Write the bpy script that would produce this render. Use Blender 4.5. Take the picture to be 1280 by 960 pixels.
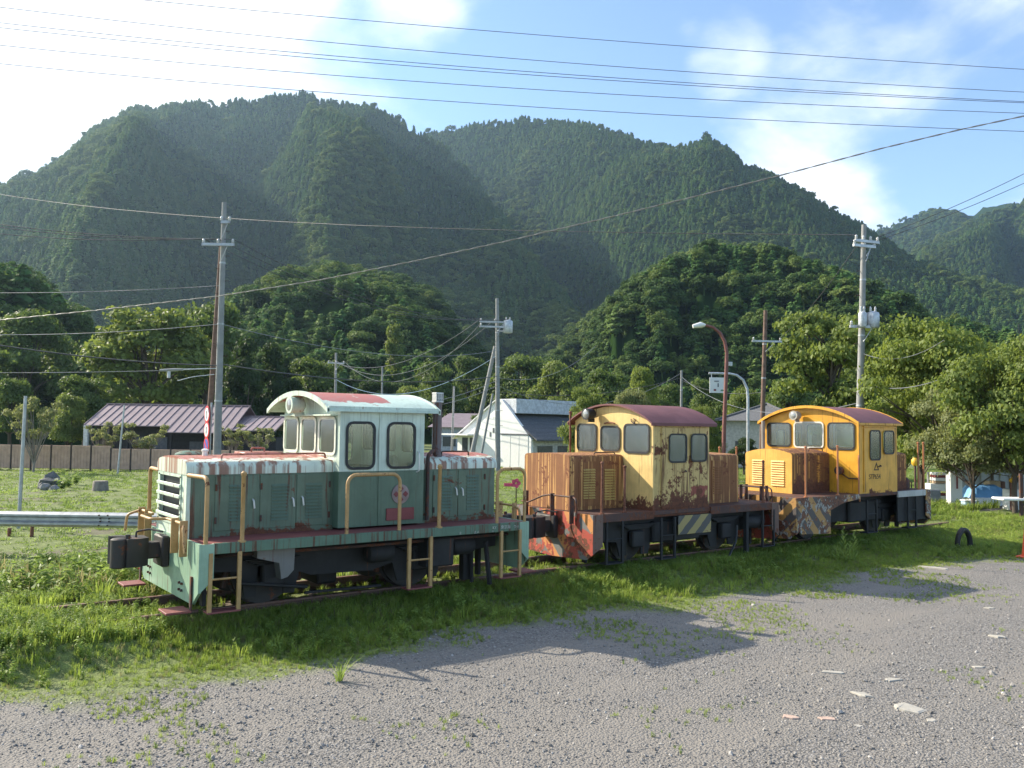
import bpy, bmesh, math, random
import numpy as np
from mathutils import Vector, Matrix, geometry

for o in list(bpy.data.objects):
    bpy.data.objects.remove(o, do_unlink=True)
scene = bpy.context.scene
COL = scene.collection
random.seed(7)
RNG = np.random.default_rng(11)

# ------------------------------------------------------------------ camera
# world frame: X runs along the railway track (to the right and away), Y away from the camera, rail top at Z = 0
F_PX, HZ, YAW, ROLL = 1054.85, 533.57, 0.64737, 0.01386
CAM = np.array([-3.014, -11.231, 2.293])
PITCH = math.atan((HZ - 480) / F_PX)
_fw = np.array([math.sin(YAW), math.cos(YAW), 0.0])
_rt = np.array([math.cos(YAW), -math.sin(YAW), 0.0])
_up = np.array([0, 0, 1.0])
AF = _fw * math.cos(PITCH) + _up * math.sin(PITCH)
AU = -_fw * math.sin(PITCH) + _up * math.cos(PITCH)
AR = _rt * math.cos(ROLL) + AU * math.sin(ROLL)
AU = -_rt * math.sin(ROLL) + AU * math.cos(ROLL)
cam_data = bpy.data.cameras.new('camera')
cam = bpy.data.objects.new('camera', cam_data)
COL.objects.link(cam)
M = Matrix(((AR[0], AU[0], -AF[0], CAM[0]), (AR[1], AU[1], -AF[1], CAM[1]), (AR[2], AU[2], -AF[2], CAM[2]), (0, 0, 0, 1)))
cam.matrix_world = M
cam_data.sensor_width = 36.0
cam_data.lens = F_PX / 1280 * 36.0
cam_data.clip_start = 0.1
cam_data.clip_end = 12000
scene.camera = cam
scene.render.resolution_x, scene.render.resolution_y = 1024, 768

def ray(u, v):
    return AF + AR * (u - 640) / F_PX - AU * (v - 480) / F_PX
def at_depth(u, v, D):
    d = ray(u, v); return CAM + d * (D / float(d @ _fw))
def on_z(u, v, z):
    d = ray(u, v); return CAM + d * ((z - CAM[2]) / d[2])

# ------------------------------------------------------------------ light
SUN_DIR = np.array([-0.75, 1.39, 1.0]); SUN_DIR /= np.linalg.norm(SUN_DIR)   # towards the sun
SUN_EL = math.asin(SUN_DIR[2])
SUN_ROT = math.atan2(SUN_DIR[0], SUN_DIR[1])
sun_data = bpy.data.lights.new('sun', 'SUN')
sun_data.energy = 5.0
sun_data.angle = math.radians(0.55)
sun_data.color = (1.0, 0.90, 0.74)
sun = bpy.data.objects.new('sun', sun_data)
COL.objects.link(sun)
sun.rotation_euler = Vector(-SUN_DIR).to_track_quat('-Z', 'Y').to_euler()
sun.location = (-40, 60, 60)

world = bpy.data.worlds.new('World')
scene.world = world
world.use_nodes = True
wn, wl = world.node_tree.nodes, world.node_tree.links
wn.clear()
w_out = wn.new('ShaderNodeOutputWorld')
w_bg = wn.new('ShaderNodeBackground'); w_bg.inputs['Strength'].default_value = 0.15
sky = wn.new('ShaderNodeTexSky'); sky.sky_type = 'NISHITA'; sky.sun_disc = False
sky.sun_elevation = SUN_EL; sky.sun_rotation = SUN_ROT
sky.air_density = 1.0; sky.dust_density = 0.3; sky.ozone_density = 1.6; sky.altitude = 1400
w_tc = wn.new('ShaderNodeTexCoord')
def wmath(op, a, b=None, clamp=False):
    n = wn.new('ShaderNodeMath'); n.operation = op; n.use_clamp = clamp
    for i, x in enumerate((a, b)):
        if x is None: continue
        if isinstance(x, (int, float)): n.inputs[i].default_value = x
        else: wl.new(x, n.inputs[i])
    return n.outputs[0]
w_sep = wn.new('ShaderNodeSeparateXYZ'); wl.new(w_tc.outputs['Generated'], w_sep.inputs[0])
# clouds lie on a flat layer: direction / height
den = wmath('ADD', wmath('MAXIMUM', w_sep.outputs[2], 0.0), 0.22)
cx_, cy_ = wmath('DIVIDE', w_sep.outputs[0], den), wmath('DIVIDE', w_sep.outputs[1], den)
w_cmb = wn.new('ShaderNodeCombineXYZ'); wl.new(cx_, w_cmb.inputs[0]); wl.new(cy_, w_cmb.inputs[1]); w_cmb.inputs[2].default_value = 3.7
w_n1 = wn.new('ShaderNodeTexNoise'); wl.new(w_cmb.outputs[0], w_n1.inputs['Vector'])
w_n1.inputs['Scale'].default_value = 2.3; w_n1.inputs['Detail'].default_value = 9; w_n1.inputs['Roughness'].default_value = 0.56; w_n1.inputs['Distortion'].default_value = 0.25
# thin bright veil towards the sun, as the photograph shows
w_dot = wn.new('ShaderNodeVectorMath'); w_dot.operation = 'DOT_PRODUCT'
wl.new(w_tc.outputs['Generated'], w_dot.inputs[0]); w_dot.inputs[1].default_value = tuple(SUN_DIR)
w_vr = wn.new('ShaderNodeMapRange'); w_vr.interpolation_type = 'SMOOTHSTEP'
w_vr.inputs['From Min'].default_value = 0.42; w_vr.inputs['From Max'].default_value = 0.92; wl.new(w_dot.outputs['Value'], w_vr.inputs['Value'])
veil = w_vr.outputs[0]
cl = wmath('ADD', w_n1.outputs[0], wmath('MULTIPLY', veil, 0.50))
# cumulus banks over the ridge
for (cu, cv, wid, amt) in ((1040, 170, 9.0, .20), (985, 235, 6.0, .12), (905, 62, 3.5, .16), (820, 22, 3.0, .15), (1230, 80, 7.0, .10), (520, 5, 4.0, .14), (660, 60, 7.0, -.10), (760, 110, 6.0, -.10), (1190, 200, 5.0, -.10)):
    dv = ray(cu, cv); dv = dv/np.linalg.norm(dv)
    q_ = wn.new('ShaderNodeVectorMath'); q_.operation = 'DOT_PRODUCT'; wl.new(w_tc.outputs['Generated'], q_.inputs[0]); q_.inputs[1].default_value = tuple(dv)
    m_ = wn.new('ShaderNodeMapRange'); m_.interpolation_type = 'SMOOTHSTEP'; wl.new(q_.outputs['Value'], m_.inputs['Value'])
    m_.inputs['From Min'].default_value = math.cos(math.radians(wid)); m_.inputs['From Max'].default_value = 1.0
    cl = wmath('ADD', cl, wmath('MULTIPLY', m_.outputs[0], amt))
w_mr = wn.new('ShaderNodeMapRange'); w_mr.interpolation_type = 'SMOOTHSTEP'
w_mr.inputs['From Min'].default_value = 0.53; w_mr.inputs['From Max'].default_value = 0.90
wl.new(cl, w_mr.inputs['Value'])
w_mix = wn.new('ShaderNodeMix'); w_mix.data_type = 'RGBA'
wl.new(wmath('MULTIPLY', w_mr.outputs[0], 0.93), w_mix.inputs['Factor'])
wl.new(sky.outputs[0], w_mix.inputs[6])
w_mix.inputs[7].default_value = (5.2, 5.35, 5.6, 1)
wl.new(w_mix.outputs[2], w_bg.inputs['Color'])
wl.new(w_bg.outputs[0], w_out.inputs['Surface'])

scene.view_settings.view_transform = 'Standard'
scene.view_settings.look = 'None'
scene.view_settings.exposure = 1.0
scene.view_settings.gamma = 1.0
scene.view_settings.use_curve_mapping = False

# ------------------------------------------------------------------ object helpers
def tag(o, label=None, cat=None, group=None, kind=None):
    if label: o['label'] = label
    if cat: o['category'] = cat
    if group: o['group'] = group
    if kind: o['kind'] = kind
    return o
def empty(name, loc, label=None, cat=None, group=None):
    o = bpy.data.objects.new(name, None); COL.objects.link(o)
    o.empty_display_size = 0.2
    o.location = loc
    return tag(o, label, cat, group)
ROOTLOC = {}
def link(name, me, mat=None, parent=None):
    o = bpy.data.objects.new(name, me); COL.objects.link(o)
    if mat is not None and not me.materials: me.materials.append(mat)
    if parent is not None: o.parent = parent
    return o
def copy_tree(o, parent=None):
    c = o.copy(); COL.objects.link(c); c.parent = parent
    for ch in [x for x in bpy.data.objects if x.parent == o]: copy_tree(ch, c)
    return c

class MB:
    """collects shapes (world coordinates), builds ONE mesh object; coordinates are stored relative to the root"""
    def __init__(s, org=(0, 0, 0)):
        s.v, s.f, s.org = [], [], np.array(org, float)
    def add(s, verts, faces):
        b = len(s.v); s.v += [tuple(map(float, p)) for p in verts]; s.f += [tuple(b + i for i in f) for f in faces]; return s
    def box(s, x0, x1, y0, y1, z0, z1):
        return s.add([(x0,y0,z0),(x1,y0,z0),(x1,y1,z0),(x0,y1,z0),(x0,y0,z1),(x1,y0,z1),(x1,y1,z1),(x0,y1,z1)],
                     [(0,3,2,1),(4,5,6,7),(0,1,5,4),(1,2,6,5),(2,3,7,6),(3,0,4,7)])
    def cbox(s, x0, x1, y0, y1, z0, z1, c=0.01):
        """box with chamfered edges"""
        V, Fc = [], []
        xs, ys, zs = (x0, x1), (y0, y1), (z0, z1)
        idx = {}
        for i in (0,1):
            for j in (0,1):
                for k in (0,1):
                    for a in range(3):
                        p = [xs[i] + (c if i==0 else -c), ys[j] + (c if j==0 else -c), zs[k] + (c if k==0 else -c)]
                        p[a] = (xs[i], ys[j], zs[k])[a]
                        idx[i,j,k,a] = len(V); V.append(p)
        for k in (0,1): Fc.append([idx[0,0,k,2], idx[1,0,k,2], idx[1,1,k,2], idx[0,1,k,2]][::(1 if k else -1)])
        for j in (0,1): Fc.append([idx[0,j,0,1], idx[1,j,0,1], idx[1,j,1,1], idx[0,j,1,1]][::(-1 if j else 1)])
        for i in (0,1): Fc.append([idx[i,0,0,0], idx[i,1,0,0], idx[i,1,1,0], idx[i,0,1,0]][::(1 if i else -1)])
        for i in (0,1):
            for j in (0,1): Fc.append([idx[i,j,0,0], idx[i,j,0,1], idx[i,j,1,1], idx[i,j,1,0]][::(1 if i==j else -1)])
            for k in (0,1): Fc.append([idx[i,0,k,0], idx[i,1,k,0], idx[i,1,k,2], idx[i,0,k,2]][::(-1 if i==k else 1)][::-1])
        for j in (0,1):
            for k in (0,1): Fc.append([idx[0,j,k,1], idx[1,j,k,1], idx[1,j,k,2], idx[0,j,k,2]][::(1 if j==k else -1)][::-1])
        for i in (0,1):
            for j in (0,1):
                for k in (0,1): Fc.append([idx[i,j,k,0], idx[i,j,k,1], idx[i,j,k,2]])
        return s.add(V, Fc)
    def tube(s, path, r, n=8, cap=True, r1=None):
        P = [np.array(p, float) for p in path]; N = len(P)
        rings = []
        prev = None
        for i, p in enumerate(P):
            t = (P[min(i+1, N-1)] - P[max(i-1, 0)]); t /= (np.linalg.norm(t) + 1e-9)
            if prev is None:
                a = np.array([0, 0, 1.0]) if abs(t[2]) < .9 else np.array([1.0, 0, 0])
            else: a = prev
            a = a - t * (a @ t); a /= np.linalg.norm(a) + 1e-9; prev = a
            b = np.cross(t, a)
            rr = r if r1 is None else r + (r1 - r) * i / (N - 1)
            if hasattr(r, '__len__'): rr = r[i]
            rings.append([p + rr * (math.cos(k*2*math.pi/n) * a + math.sin(k*2*math.pi/n) * b) for k in range(n)])
        V = [q for rg in rings for q in rg]
        Fc = [(i*n+k, i*n+(k+1)%n, (i+1)*n+(k+1)%n, (i+1)*n+k) for i in range(N-1) for k in range(n)]
        if cap: Fc += [tuple(range(n))[::-1], tuple((N-1)*n+k for k in range(n))]
        return s.add(V, Fc)
    def cyl(s, p0, p1, r0, r1=None, n=12): return s.tube([p0, p1], r0, n, True, r0 if r1 is None else r1)
    def lathe(s, prof, c, axis='z', n=16):
        """prof: list of (r, h) along axis from point c"""
        ax = {'x': ((0,1,0),(0,0,1),(1,0,0)), 'y': ((0,0,1),(1,0,0),(0,1,0)), 'z': ((1,0,0),(0,1,0),(0,0,1))}[axis]
        a, b, d = [np.array(q, float) for q in ax]; c = np.array(c, float)
        V = [c + d*h + r*(a*math.cos(k*2*math.pi/n) + b*math.sin(k*2*math.pi/n)) for r, h in prof for k in range(n)]
        Fc = [(i*n+k, i*n+(k+1)%n, (i+1)*n+(k+1)%n, (i+1)*n+k) for i in range(len(prof)-1) for k in range(n)]
        Fc += [tuple(range(n))[::-1], tuple((len(prof)-1)*n+k for k in range(n))]
        return s.add(V, Fc)
    def poly(s, pts2, plane, t0, t1, holes=()):
        """extruded polygon with holes; plane 'xz' extrudes along y, 'yz' along x, 'xy' along z"""
        loops = [list(pts2)] + [list(h) for h in holes]
        mk = {'xz': lambda a, b, t: (a, t, b), 'yz': lambda a, b, t: (t, a, b), 'xy': lambda a, b, t: (a, b, t)}[plane]
        flat = [p for l in loops for p in l]
        tris = geometry.tessellate_polygon([[Vector((p[0], p[1], 0)) for p in l] for l in loops])
        n = len(flat)
        V = [mk(p[0], p[1], t0) for p in flat] + [mk(p[0], p[1], t1) for p in flat]
        Fc = [tuple(t) for t in tris] + [tuple(n + i for i in t[::-1]) for t in tris]
        b = 0
        for l in loops:
            m = len(l)
            for i in range(m): Fc.append((b+i, b+(i+1)%m, n+b+(i+1)%m, n+b+i))
            b += m
        return s.add(V, Fc)
    def build(s, name, mat, parent=None, smooth=None, recalc=True):
        me = bpy.data.meshes.new(name)
        me.from_pydata([tuple(np.array(p) - s.org) for p in s.v], [], s.f)
        if recalc:
            bm = bmesh.new(); bm.from_mesh(me); bmesh.ops.recalc_face_normals(bm, faces=bm.faces); bm.to_mesh(me); bm.free()
        if smooth is not None:
            me.shade_smooth(); me.set_sharp_from_angle(angle=math.radians(smooth))
        return link(name, me, mat, parent)

def rrect(x0, x1, z0, z1, r, n=4):
    pts = []
    for cx, cz, a0 in ((x1-r, z1-r, 0), (x0+r, z1-r, 90), (x0+r, z0+r, 180), (x1-r, z0+r, 270)):
        for k in range(n+1):
            a = math.radians(a0 + 90*k/n); pts.append((cx + r*math.cos(a), cz + r*math.sin(a)))
    return pts

# ------------------------------------------------------------------ material helpers
class NT:
    def __init__(s, name):
        s.m = bpy.data.materials.new(name); s.m.use_nodes = True
        s.n, s.l = s.m.node_tree.nodes, s.m.node_tree.links
        s.bsdf = s.n.get('Principled BSDF'); s.out = s.n.get('Material Output')
    def put(s, sock, x):
        if isinstance(x, (int, float)): sock.default_value = x
        elif isinstance(x, (tuple, list)): sock.default_value = tuple(x) + ((1,) if len(x) == 3 and sock.type == 'RGBA' else ())
        else: s.l.new(x, sock)
    def coord(s, kind='Object', scale=(1, 1, 1), loc=(0, 0, 0), rot=(0, 0, 0)):
        if kind == 'World':
            t = s.n.new('ShaderNodeNewGeometry').outputs['Position']
        else: t = s.n.new('ShaderNodeTexCoord').outputs[kind]
        mp = s.n.new('ShaderNodeMapping'); mp.inputs['Scale'].default_value = scale; mp.inputs['Location'].default_value = loc; mp.inputs['Rotation'].default_value = rot
        s.l.new(t, mp.inputs[0]); return mp.outputs[0]
    def noise(s, vec, scale, detail=4, rough=.55, dist=0, col=False):
        n = s.n.new('ShaderNodeTexNoise'); s.l.new(vec, n.inputs['Vector'])
        n.inputs['Scale'].default_value = scale; n.inputs['Detail'].default_value = detail; n.inputs['Roughness'].default_value = rough; n.inputs['Distortion'].default_value = dist
        return n.outputs[1 if col else 0]
    def voro(s, vec, scale, out='Distance', feat='F1'):
        n = s.n.new('ShaderNodeTexVoronoi'); n.feature = feat; s.l.new(vec, n.inputs['Vector']); n.inputs['Scale'].default_value = scale; return n.outputs[out]
    def math(s, op, a, b=0.0, c=None, clamp=False):
        n = s.n.new('ShaderNodeMath'); n.operation = op; n.use_clamp = clamp
        s.put(n.inputs[0], a); s.put(n.inputs[1], b)
        if c is not None: s.put(n.inputs[2], c)
        return n.outputs[0]
    def step(s, x, lo, hi, smooth=True):
        n = s.n.new('ShaderNodeMapRange'); n.interpolation_type = 'SMOOTHSTEP' if smooth else 'LINEAR'
        s.put(n.inputs['Value'], x); s.put(n.inputs['From Min'], lo); s.put(n.inputs['From Max'], hi); return n.outputs[0]
    def mix(s, fac, a, b, blend='MIX'):
        n = s.n.new('ShaderNodeMix'); n.data_type = 'RGBA'; n.blend_type = blend
        s.put(n.inputs['Factor'], fac); s.put(n.inputs[6], a); s.put(n.inputs[7], b); return n.outputs[2]
    def ramp(s, fac, stops):
        n = s.n.new('ShaderNodeValToRGB'); s.put(n.inputs[0], fac)
        e = n.color_ramp.elements
        while len(e) < len(stops): e.new(0.5)
        for q, (p, c) in zip(e, stops): q.position = p; q.color = tuple(c) + (1,)
        return n.outputs[0]
    def sep(s, vec):
        n = s.n.new('ShaderNodeSeparateXYZ'); s.l.new(vec, n.inputs[0]); return n.outputs
    def rand(s): return s.n.new('ShaderNodeObjectInfo').outputs['Random']
    def attr(s, name):
        n = s.n.new('ShaderNodeAttribute'); n.attribute_name = name; return n.outputs['Fac']
    def bump(s, h, strength=.3, dist=.01):
        n = s.n.new('ShaderNodeBump'); n.inputs['Strength'].default_value = strength; n.inputs['Distance'].default_value = dist
        s.put(n.inputs['Height'], h); s.l.new(n.outputs[0], s.bsdf.inputs['Normal'])
    def base(s, col=None, rough=None, metal=None, spec=None):
        if col is not None: s.put(s.bsdf.inputs['Base Color'], col)
        if rough is not None: s.put(s.bsdf.inputs['Roughness'], rough)
        if metal is not None: s.put(s.bsdf.inputs['Metallic'], metal)
        if spec is not None: s.put(s.bsdf.inputs['Specular IOR Level'], spec)
        return s.m

def simple(name, col, rough=.7, metal=0.0, var=.25, scale=6.0, bump=0.0):
    t = NT(name); c = t.coord()
    n = t.noise(c, scale, 6, .6)
    k = t.step(n, .25, .75)
    d = tuple(max(0, q*(1-var)) for q in col); b = tuple(min(1, q*(1+var)) for q in col)
    t.base(t.mix(k, d, b), rough, metal)
    if bump: t.bump(n, bump, .02)
    return t.m

# ------------------------------------------------------------------ instancing of uncountable things (grass, stones, far forest)
def scatter(name, pts, rots, scls, idx, protos, label, cat, kind='stuff'):
    me = bpy.data.meshes.new(name)
    me.vertices.add(len(pts)); me.vertices.foreach_set('co', np.asarray(pts, np.float32).ravel())
    a = me.attributes.new('rot', 'FLOAT_VECTOR', 'POINT'); a.data.foreach_set('vector', np.asarray(rots, np.float32).ravel())
    a = me.attributes.new('scl', 'FLOAT_VECTOR', 'POINT'); a.data.foreach_set('vector', np.asarray(scls, np.float32).ravel())
    a = me.attributes.new('idx', 'INT', 'POINT'); a.data.foreach_set('value', np.asarray(idx, np.int32))
    me.update()
    o = link(name, me)
    tag(o, label, cat, kind=kind)
    g = bpy.data.node_groups.new(name, 'GeometryNodeTree')
    g.interface.new_socket('Geometry', in_out='INPUT', socket_type='NodeSocketGeometry')
    g.interface.new_socket('Geometry', in_out='OUTPUT', socket_type='NodeSocketGeometry')
    N, L = g.nodes, g.links
    gi, go = N.new('NodeGroupInput'), N.new('NodeGroupOutput')
    def na(nm, ty):
        q = N.new('GeometryNodeInputNamedAttribute'); q.data_type = ty; q.inputs['Name'].default_value = nm
        return [x for x in q.outputs if x.name == 'Attribute' and x.enabled][0]
    r_, s_, i_ = na('rot', 'FLOAT_VECTOR'), na('scl', 'FLOAT_VECTOR'), na('idx', 'INT')
    j = N.new('GeometryNodeJoinGeometry')
    for k, pr in enumerate(protos):
        oi = N.new('GeometryNodeObjectInfo'); oi.inputs['Object'].default_value = pr; oi.inputs['As Instance'].default_value = True
        cmp_ = N.new('FunctionNodeCompare'); cmp_.data_type = 'INT'; cmp_.operation = 'EQUAL'
        ins = [x for x in cmp_.inputs if x.enabled]
        L.new(i_, ins[0]); ins[1].default_value = k
        ip = N.new('GeometryNodeInstanceOnPoints')
        L.new(gi.outputs[0], ip.inputs['Points']); L.new(cmp_.outputs[0], ip.inputs['Selection'])
        L.new(oi.outputs['Geometry'], ip.inputs['Instance']); L.new(r_, ip.inputs['Rotation']); L.new(s_, ip.inputs['Scale'])
        L.new(ip.outputs[0], j.inputs[0])
    L.new(j.outputs[0], go.inputs[0])
    md = o.modifiers.new('instances', 'NODES'); md.node_group = g
    return o
def proto(name, verts, faces, mat, smooth=False):
    me = bpy.data.meshes.new(name); me.from_pydata([tuple(map(float, p)) for p in verts], [], [tuple(f) for f in faces])
    me.materials.append(mat)
    if smooth: me.shade_smooth()
    return bpy.data.objects.new(name, me)     # never linked to the scene: only its geometry is instanced
# ------------------------------------------------------------------ value noise for shapes
def vnoise(x, y, seed=0):
    x = np.asarray(x, float); y = np.asarray(y, float)
    xi, yi = np.floor(x).astype(np.int64), np.floor(y).astype(np.int64); xf, yf = x - xi, y - yi
    def h(a, b):
        n = (a * 374761393 + b * 668265263 + seed * 1442695041) & 0x7fffffff
        n = ((n ^ (n >> 13)) * 1274126177) & 0x7fffffff
        return ((n ^ (n >> 16)) & 0xffff) / 65535.0
    u, v = xf*xf*(3-2*xf), yf*yf*(3-2*yf)
    return (h(xi, yi)*(1-u) + h(xi+1, yi)*u)*(1-v) + (h(xi, yi+1)*(1-u) + h(xi+1, yi+1)*u)*v
def fbm(x, y, oct=4, seed=0):
    s, a, t = 0, .5, 0
    for k in range(oct): s = s + a*vnoise(np.asarray(x)*2**k, np.asarray(y)*2**k, seed+k*17); t += a; a *= .5
    return s/t

# ------------------------------------------------------------------ ground
GRAVEL_EDGE_PX = [(-400, 905), (0, 868), (100, 862), (200, 852), (330, 842), (420, 832), (520, 812), (600, 795), (720, 772), (850, 755), (930, 742), (1000, 730), (1120, 712), (1280, 697), (1500, 672)]
GE = np.array([on_z(u, v, -.25)[:2] for u, v in GRAVEL_EDGE_PX])
GE = GE[np.argsort(GE[:, 0])]
def edge_y(x): return np.interp(x, GE[:, 0], GE[:, 1])
def ground_z(x, y):
    x = np.asarray(x, float); y = np.asarray(y, float)
    t = np.clip((y - 1.8) / 5.0, 0, 1); t = t*t*(3-2*t)
    w = 1 - np.clip((x - 9) / 10.0, 0, 1)
    z = -.25 - .53*t*(.25 + .75*w)
    near = np.exp(-((x-2)**2 + (y+3)**2) / 900.0)
    bank = np.clip(1 - np.maximum(0, np.abs(y) - 1.15)/.7, 0, 1); z = z + (.115 + .10*np.clip(-x - .3, 0, 1)*np.clip(1 - np.abs(y)/.45*.0, 0, 1))*bank*bank*(3 - 2*bank)
    return z + near*(.06*(fbm(x*.35, y*.35, 3, 5) - .5) + .02*(fbm(x*1.7, y*1.7, 2, 9) - .5))
def gravel_f(x, y):
    """1 on the gravel lot, 0 in the grass"""
    d = edge_y(x) - y                      # > 0 on the camera's side
    d = d + 1.1*(fbm(x*.8, y*.8, 4, 3) - .5) + .5*(fbm(x*3.1, y*3.1, 2, 31) - .5)
    far = np.clip((30 - np.hypot(x - 4, y + 8))/6, 0, 1)
    return np.clip(d/.5 + .5, 0, 1)*far

def axis(lo, hi, fine0, fine1, step, grow=1.13):
    a = list(np.arange(fine0, fine1 + 1e-6, step))
    s, p = step, fine1
    while p < hi: s *= grow; p += s; a.append(p)
    s, p = step, fine0
    while p > lo: s *= grow; p -= s; a.insert(0, p)
    return np.array(a)
gx, gy = axis(-2050, 2050, -12, 26, .16), axis(-2050, 2050, -12, 12, .16)
XX, YY = np.meshgrid(gx, gy, indexing='ij')
ZZ = ground_z(XX, YY)
nv = XX.size
me = bpy.data.meshes.new('ground')
nx, ny = XX.shape
ii, jj = np.meshgrid(np.arange(nx-1), np.arange(ny-1), indexing='ij')
q = np.stack([ii*ny+jj, (ii+1)*ny+jj, (ii+1)*ny+jj+1, ii*ny+jj+1], -1).reshape(-1, 4)
me.vertices.add(nv); me.vertices.foreach_set('co', np.stack([XX, YY, ZZ], -1).astype(np.float32).ravel())
me.loops.add(q.size); me.loops.foreach_set('vertex_index', q.astype(np.int32).ravel())
me.polygons.add(len(q)); me.polygons.foreach_set('loop_start', np.arange(0, q.size, 4, dtype=np.int32))
at = me.attributes.new('gravel', 'FLOAT', 'POINT'); at.data.foreach_set('value', gravel_f(XX, YY).astype(np.float32).ravel())
me.update(); me.shade_smooth()

t = NT('ground_soil_and_gravel'); c = t.coord('World')
n1 = t.noise(t.coord('World', (.32, 1.25, 1), rot=(0, 0, -.12)), .8, 5, .6); n2 = t.noise(c, 9, 6, .65); n3 = t.noise(c, 60, 3, .6)
vo = t.voro(c, 42, 'Color'); vd = t.voro(c, 42)
g_col = t.mix(t.sep(vo)[0], (.155, .145, .133), (.29, .274, .255))
g_col = t.mix(t.step(vd, .35, .75), g_col, (.13, .122, .112))
g_col = t.mix(t.step(n1, .38, .62), g_col, t.mix(n3, (.17, .156, .138), (.25, .23, .205)))
s_col = t.mix(t.step(n2, .35, .7), (.09, .12, .03), (.20, .25, .06))
s_col = t.mix(t.step(n1, .5, .72), s_col, (.12, .10, .07))
gf = t.attr('gravel')
t.base(t.mix(gf, s_col, g_col), .9)
t.bump(t.math('ADD', t.math('MULTIPLY', vd, -1.0), n3), .7, .02)
ground = link('ground', me, t.m)
tag(ground, 'grey gravel lot running into grassy soil along the track', 'ground', kind='structure')

# ------------------------------------------------------------------ mountains
def pol(u, v, D):
    p = at_depth(u, v, D) - CAM
    return math.atan2(p[0], p[1]), math.hypot(p[0], p[1]), p[2] + CAM[2]
LAYERS = {
 'm3': ([(900,420,1550),(1000,335,1600),(1090,286,1600),(1160,266,1650),(1230,261,1650),(1290,249,1650),(1400,245,1650),(1600,270,1650),(1900,350,1650)], 1100),
 'm3b':([(1040,430,1200),(1110,352,1250),(1160,305,1250),(1200,290,1220),(1240,272,1200),(1280,251,1200),(1340,240,1200),(1500,260,1200),(1900,330,1200)], 800),
 'm2': ([(300,420,1250),(420,260,1250),(480,205,1250),(540,166,1250),(600,156,1200),(640,152,1180),(690,151,1150),(730,156,1100),(790,176,1040),(830,184,990),(858,184,950),(885,173,900),(910,186,880),(930,204,860),(1000,244,820),(1080,289,780),(1140,326,740),(1200,350,700),(1280,376,660),(1450,430,700),(1900,500,700)], [(300,950),(600,900),(700,760),(780,620),(860,540),(1000,520),(1900,480)]),
 'spur':([(640,520,300),(690,462,330),(720,425,360),(755,392,400),(800,352,450),(850,318,490),(890,305,520),(950,310,520),(1000,326,510),(1060,345,480),(1150,400,430),(1280,440,380),(1500,490,330),(1900,520,330)], 165),
 'm1': ([(-700,430,700),(-400,370,750),(-150,310,800),(0,236,850),(60,209,870),(110,169,900),(160,142,920),(210,136,940),(250,134,960),(300,126,980),(380,119,1000),(420,126,1000),(455,134,1000),(500,152,980),(540,174,950),(580,209,900),(620,264,820),(680,344,720),(740,424,600),(800,500,520)], 420),
 'f1': ([(180,500,220),(250,405,235),(300,366,260),(350,338,280),(400,326,300),(450,333,300),(500,343,300),(540,368,290),(580,418,270),(620,465,240),(700,520,200)], 125),
 'f0': ([(-700,330,300),(-300,280,280),(-100,305,260),(0,336,260),(40,353,250),(70,383,240),(100,408,220),(150,474,185),(200,522,160)], 110),
}
HILL = []
for nm, (pts, rb) in LAYERS.items():
    tall = {'f0': 22, 'f1': 20, 'spur': 9}.get(nm, 0)        # the trees on the crest stand above the ground line
    a = np.array([pol(u, v + tall, D) for u, v, D in pts]); a = a[np.argsort(a[:, 0])]
    rb = np.array([[pol(u, 500, 100)[0], r] for u, r in (rb if isinstance(rb, list) else [(-900, rb), (2000, rb)])])
    HILL.append((nm, a, rb))
def hill_z(az, r):
    """terrain height at azimuth / horizontal range from the valley's viewpoint"""
    az, r = np.broadcast_arrays(np.asarray(az, float), np.asarray(r, float))
    out = np.full(az.shape, -3.0)
    wx, wy = r*np.sin(az), r*np.cos(az)
    for k, (nm, a, rb) in enumerate(HILL):
        Rc = np.interp(az, a[:, 0], a[:, 1]); zc = np.interp(az, a[:, 0], a[:, 2])
        rb = np.interp(az, rb[:, 0], rb[:, 1])
        zc = zc + (Rc/1000)*14*(fbm(az*55+k*9, az*0+k, 3, 40+k) - .5)
        inside = (az > a[0, 0]) & (az < a[-1, 0])
        t_ = np.clip((r - rb)/(Rc - rb), 0, None)
        up = np.clip(t_, 0, 1)
        prof = up**(1.12 if nm in ('m1', 'm2') else .8)
        # gullies running down the slope
        gul = .62 - 2.2*np.abs(fbm(az*Rc/(210 if nm[0] == 'm' else 80) + .9*fbm(wx/260, wy/260, 2, 7+k), r/900 + k, 3, 60+k) - .5) - .28
        big = fbm(wx/(330 if nm[0] == 'm' else 90) + k, wy/(330 if nm[0] == 'm' else 90), 3, 80+k) - .5
        amp = np.sin(np.pi*np.clip(up, 0, 1))**.8 * (Rc - rb)
        z = -1 + (zc + 1)*prof + amp*((.42*gul + .12*big) if nm[0] == 'm' else (.26*gul + .30*big))
        z = np.minimum(z, CAM[2] + (zc - CAM[2])*r/Rc*(.93 + .07*up**3))   # nearer shoulders stay below the crest
        z = np.where(t_ > 1, zc - (r - Rc)*.55, z)
        z = np.where(inside & (r > rb), z, -3.0)
        out = np.maximum(out, z)
    return out
AZ0 = math.atan2(_fw[0], _fw[1])
az = np.linspace(AZ0 - math.radians(62), AZ0 + math.radians(62), 620)
rr = 105*(1950/105)**(np.linspace(0, 1, 300))
A, R_ = np.meshgrid(az, rr, indexing='ij')
HZm = hill_z(A, R_)
PX, PY = CAM[0] + R_*np.sin(A), CAM[1] + R_*np.cos(A)
nx, ny = A.shape
ii, jj = np.meshgrid(np.arange(nx-1), np.arange(ny-1), indexing='ij')
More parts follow.
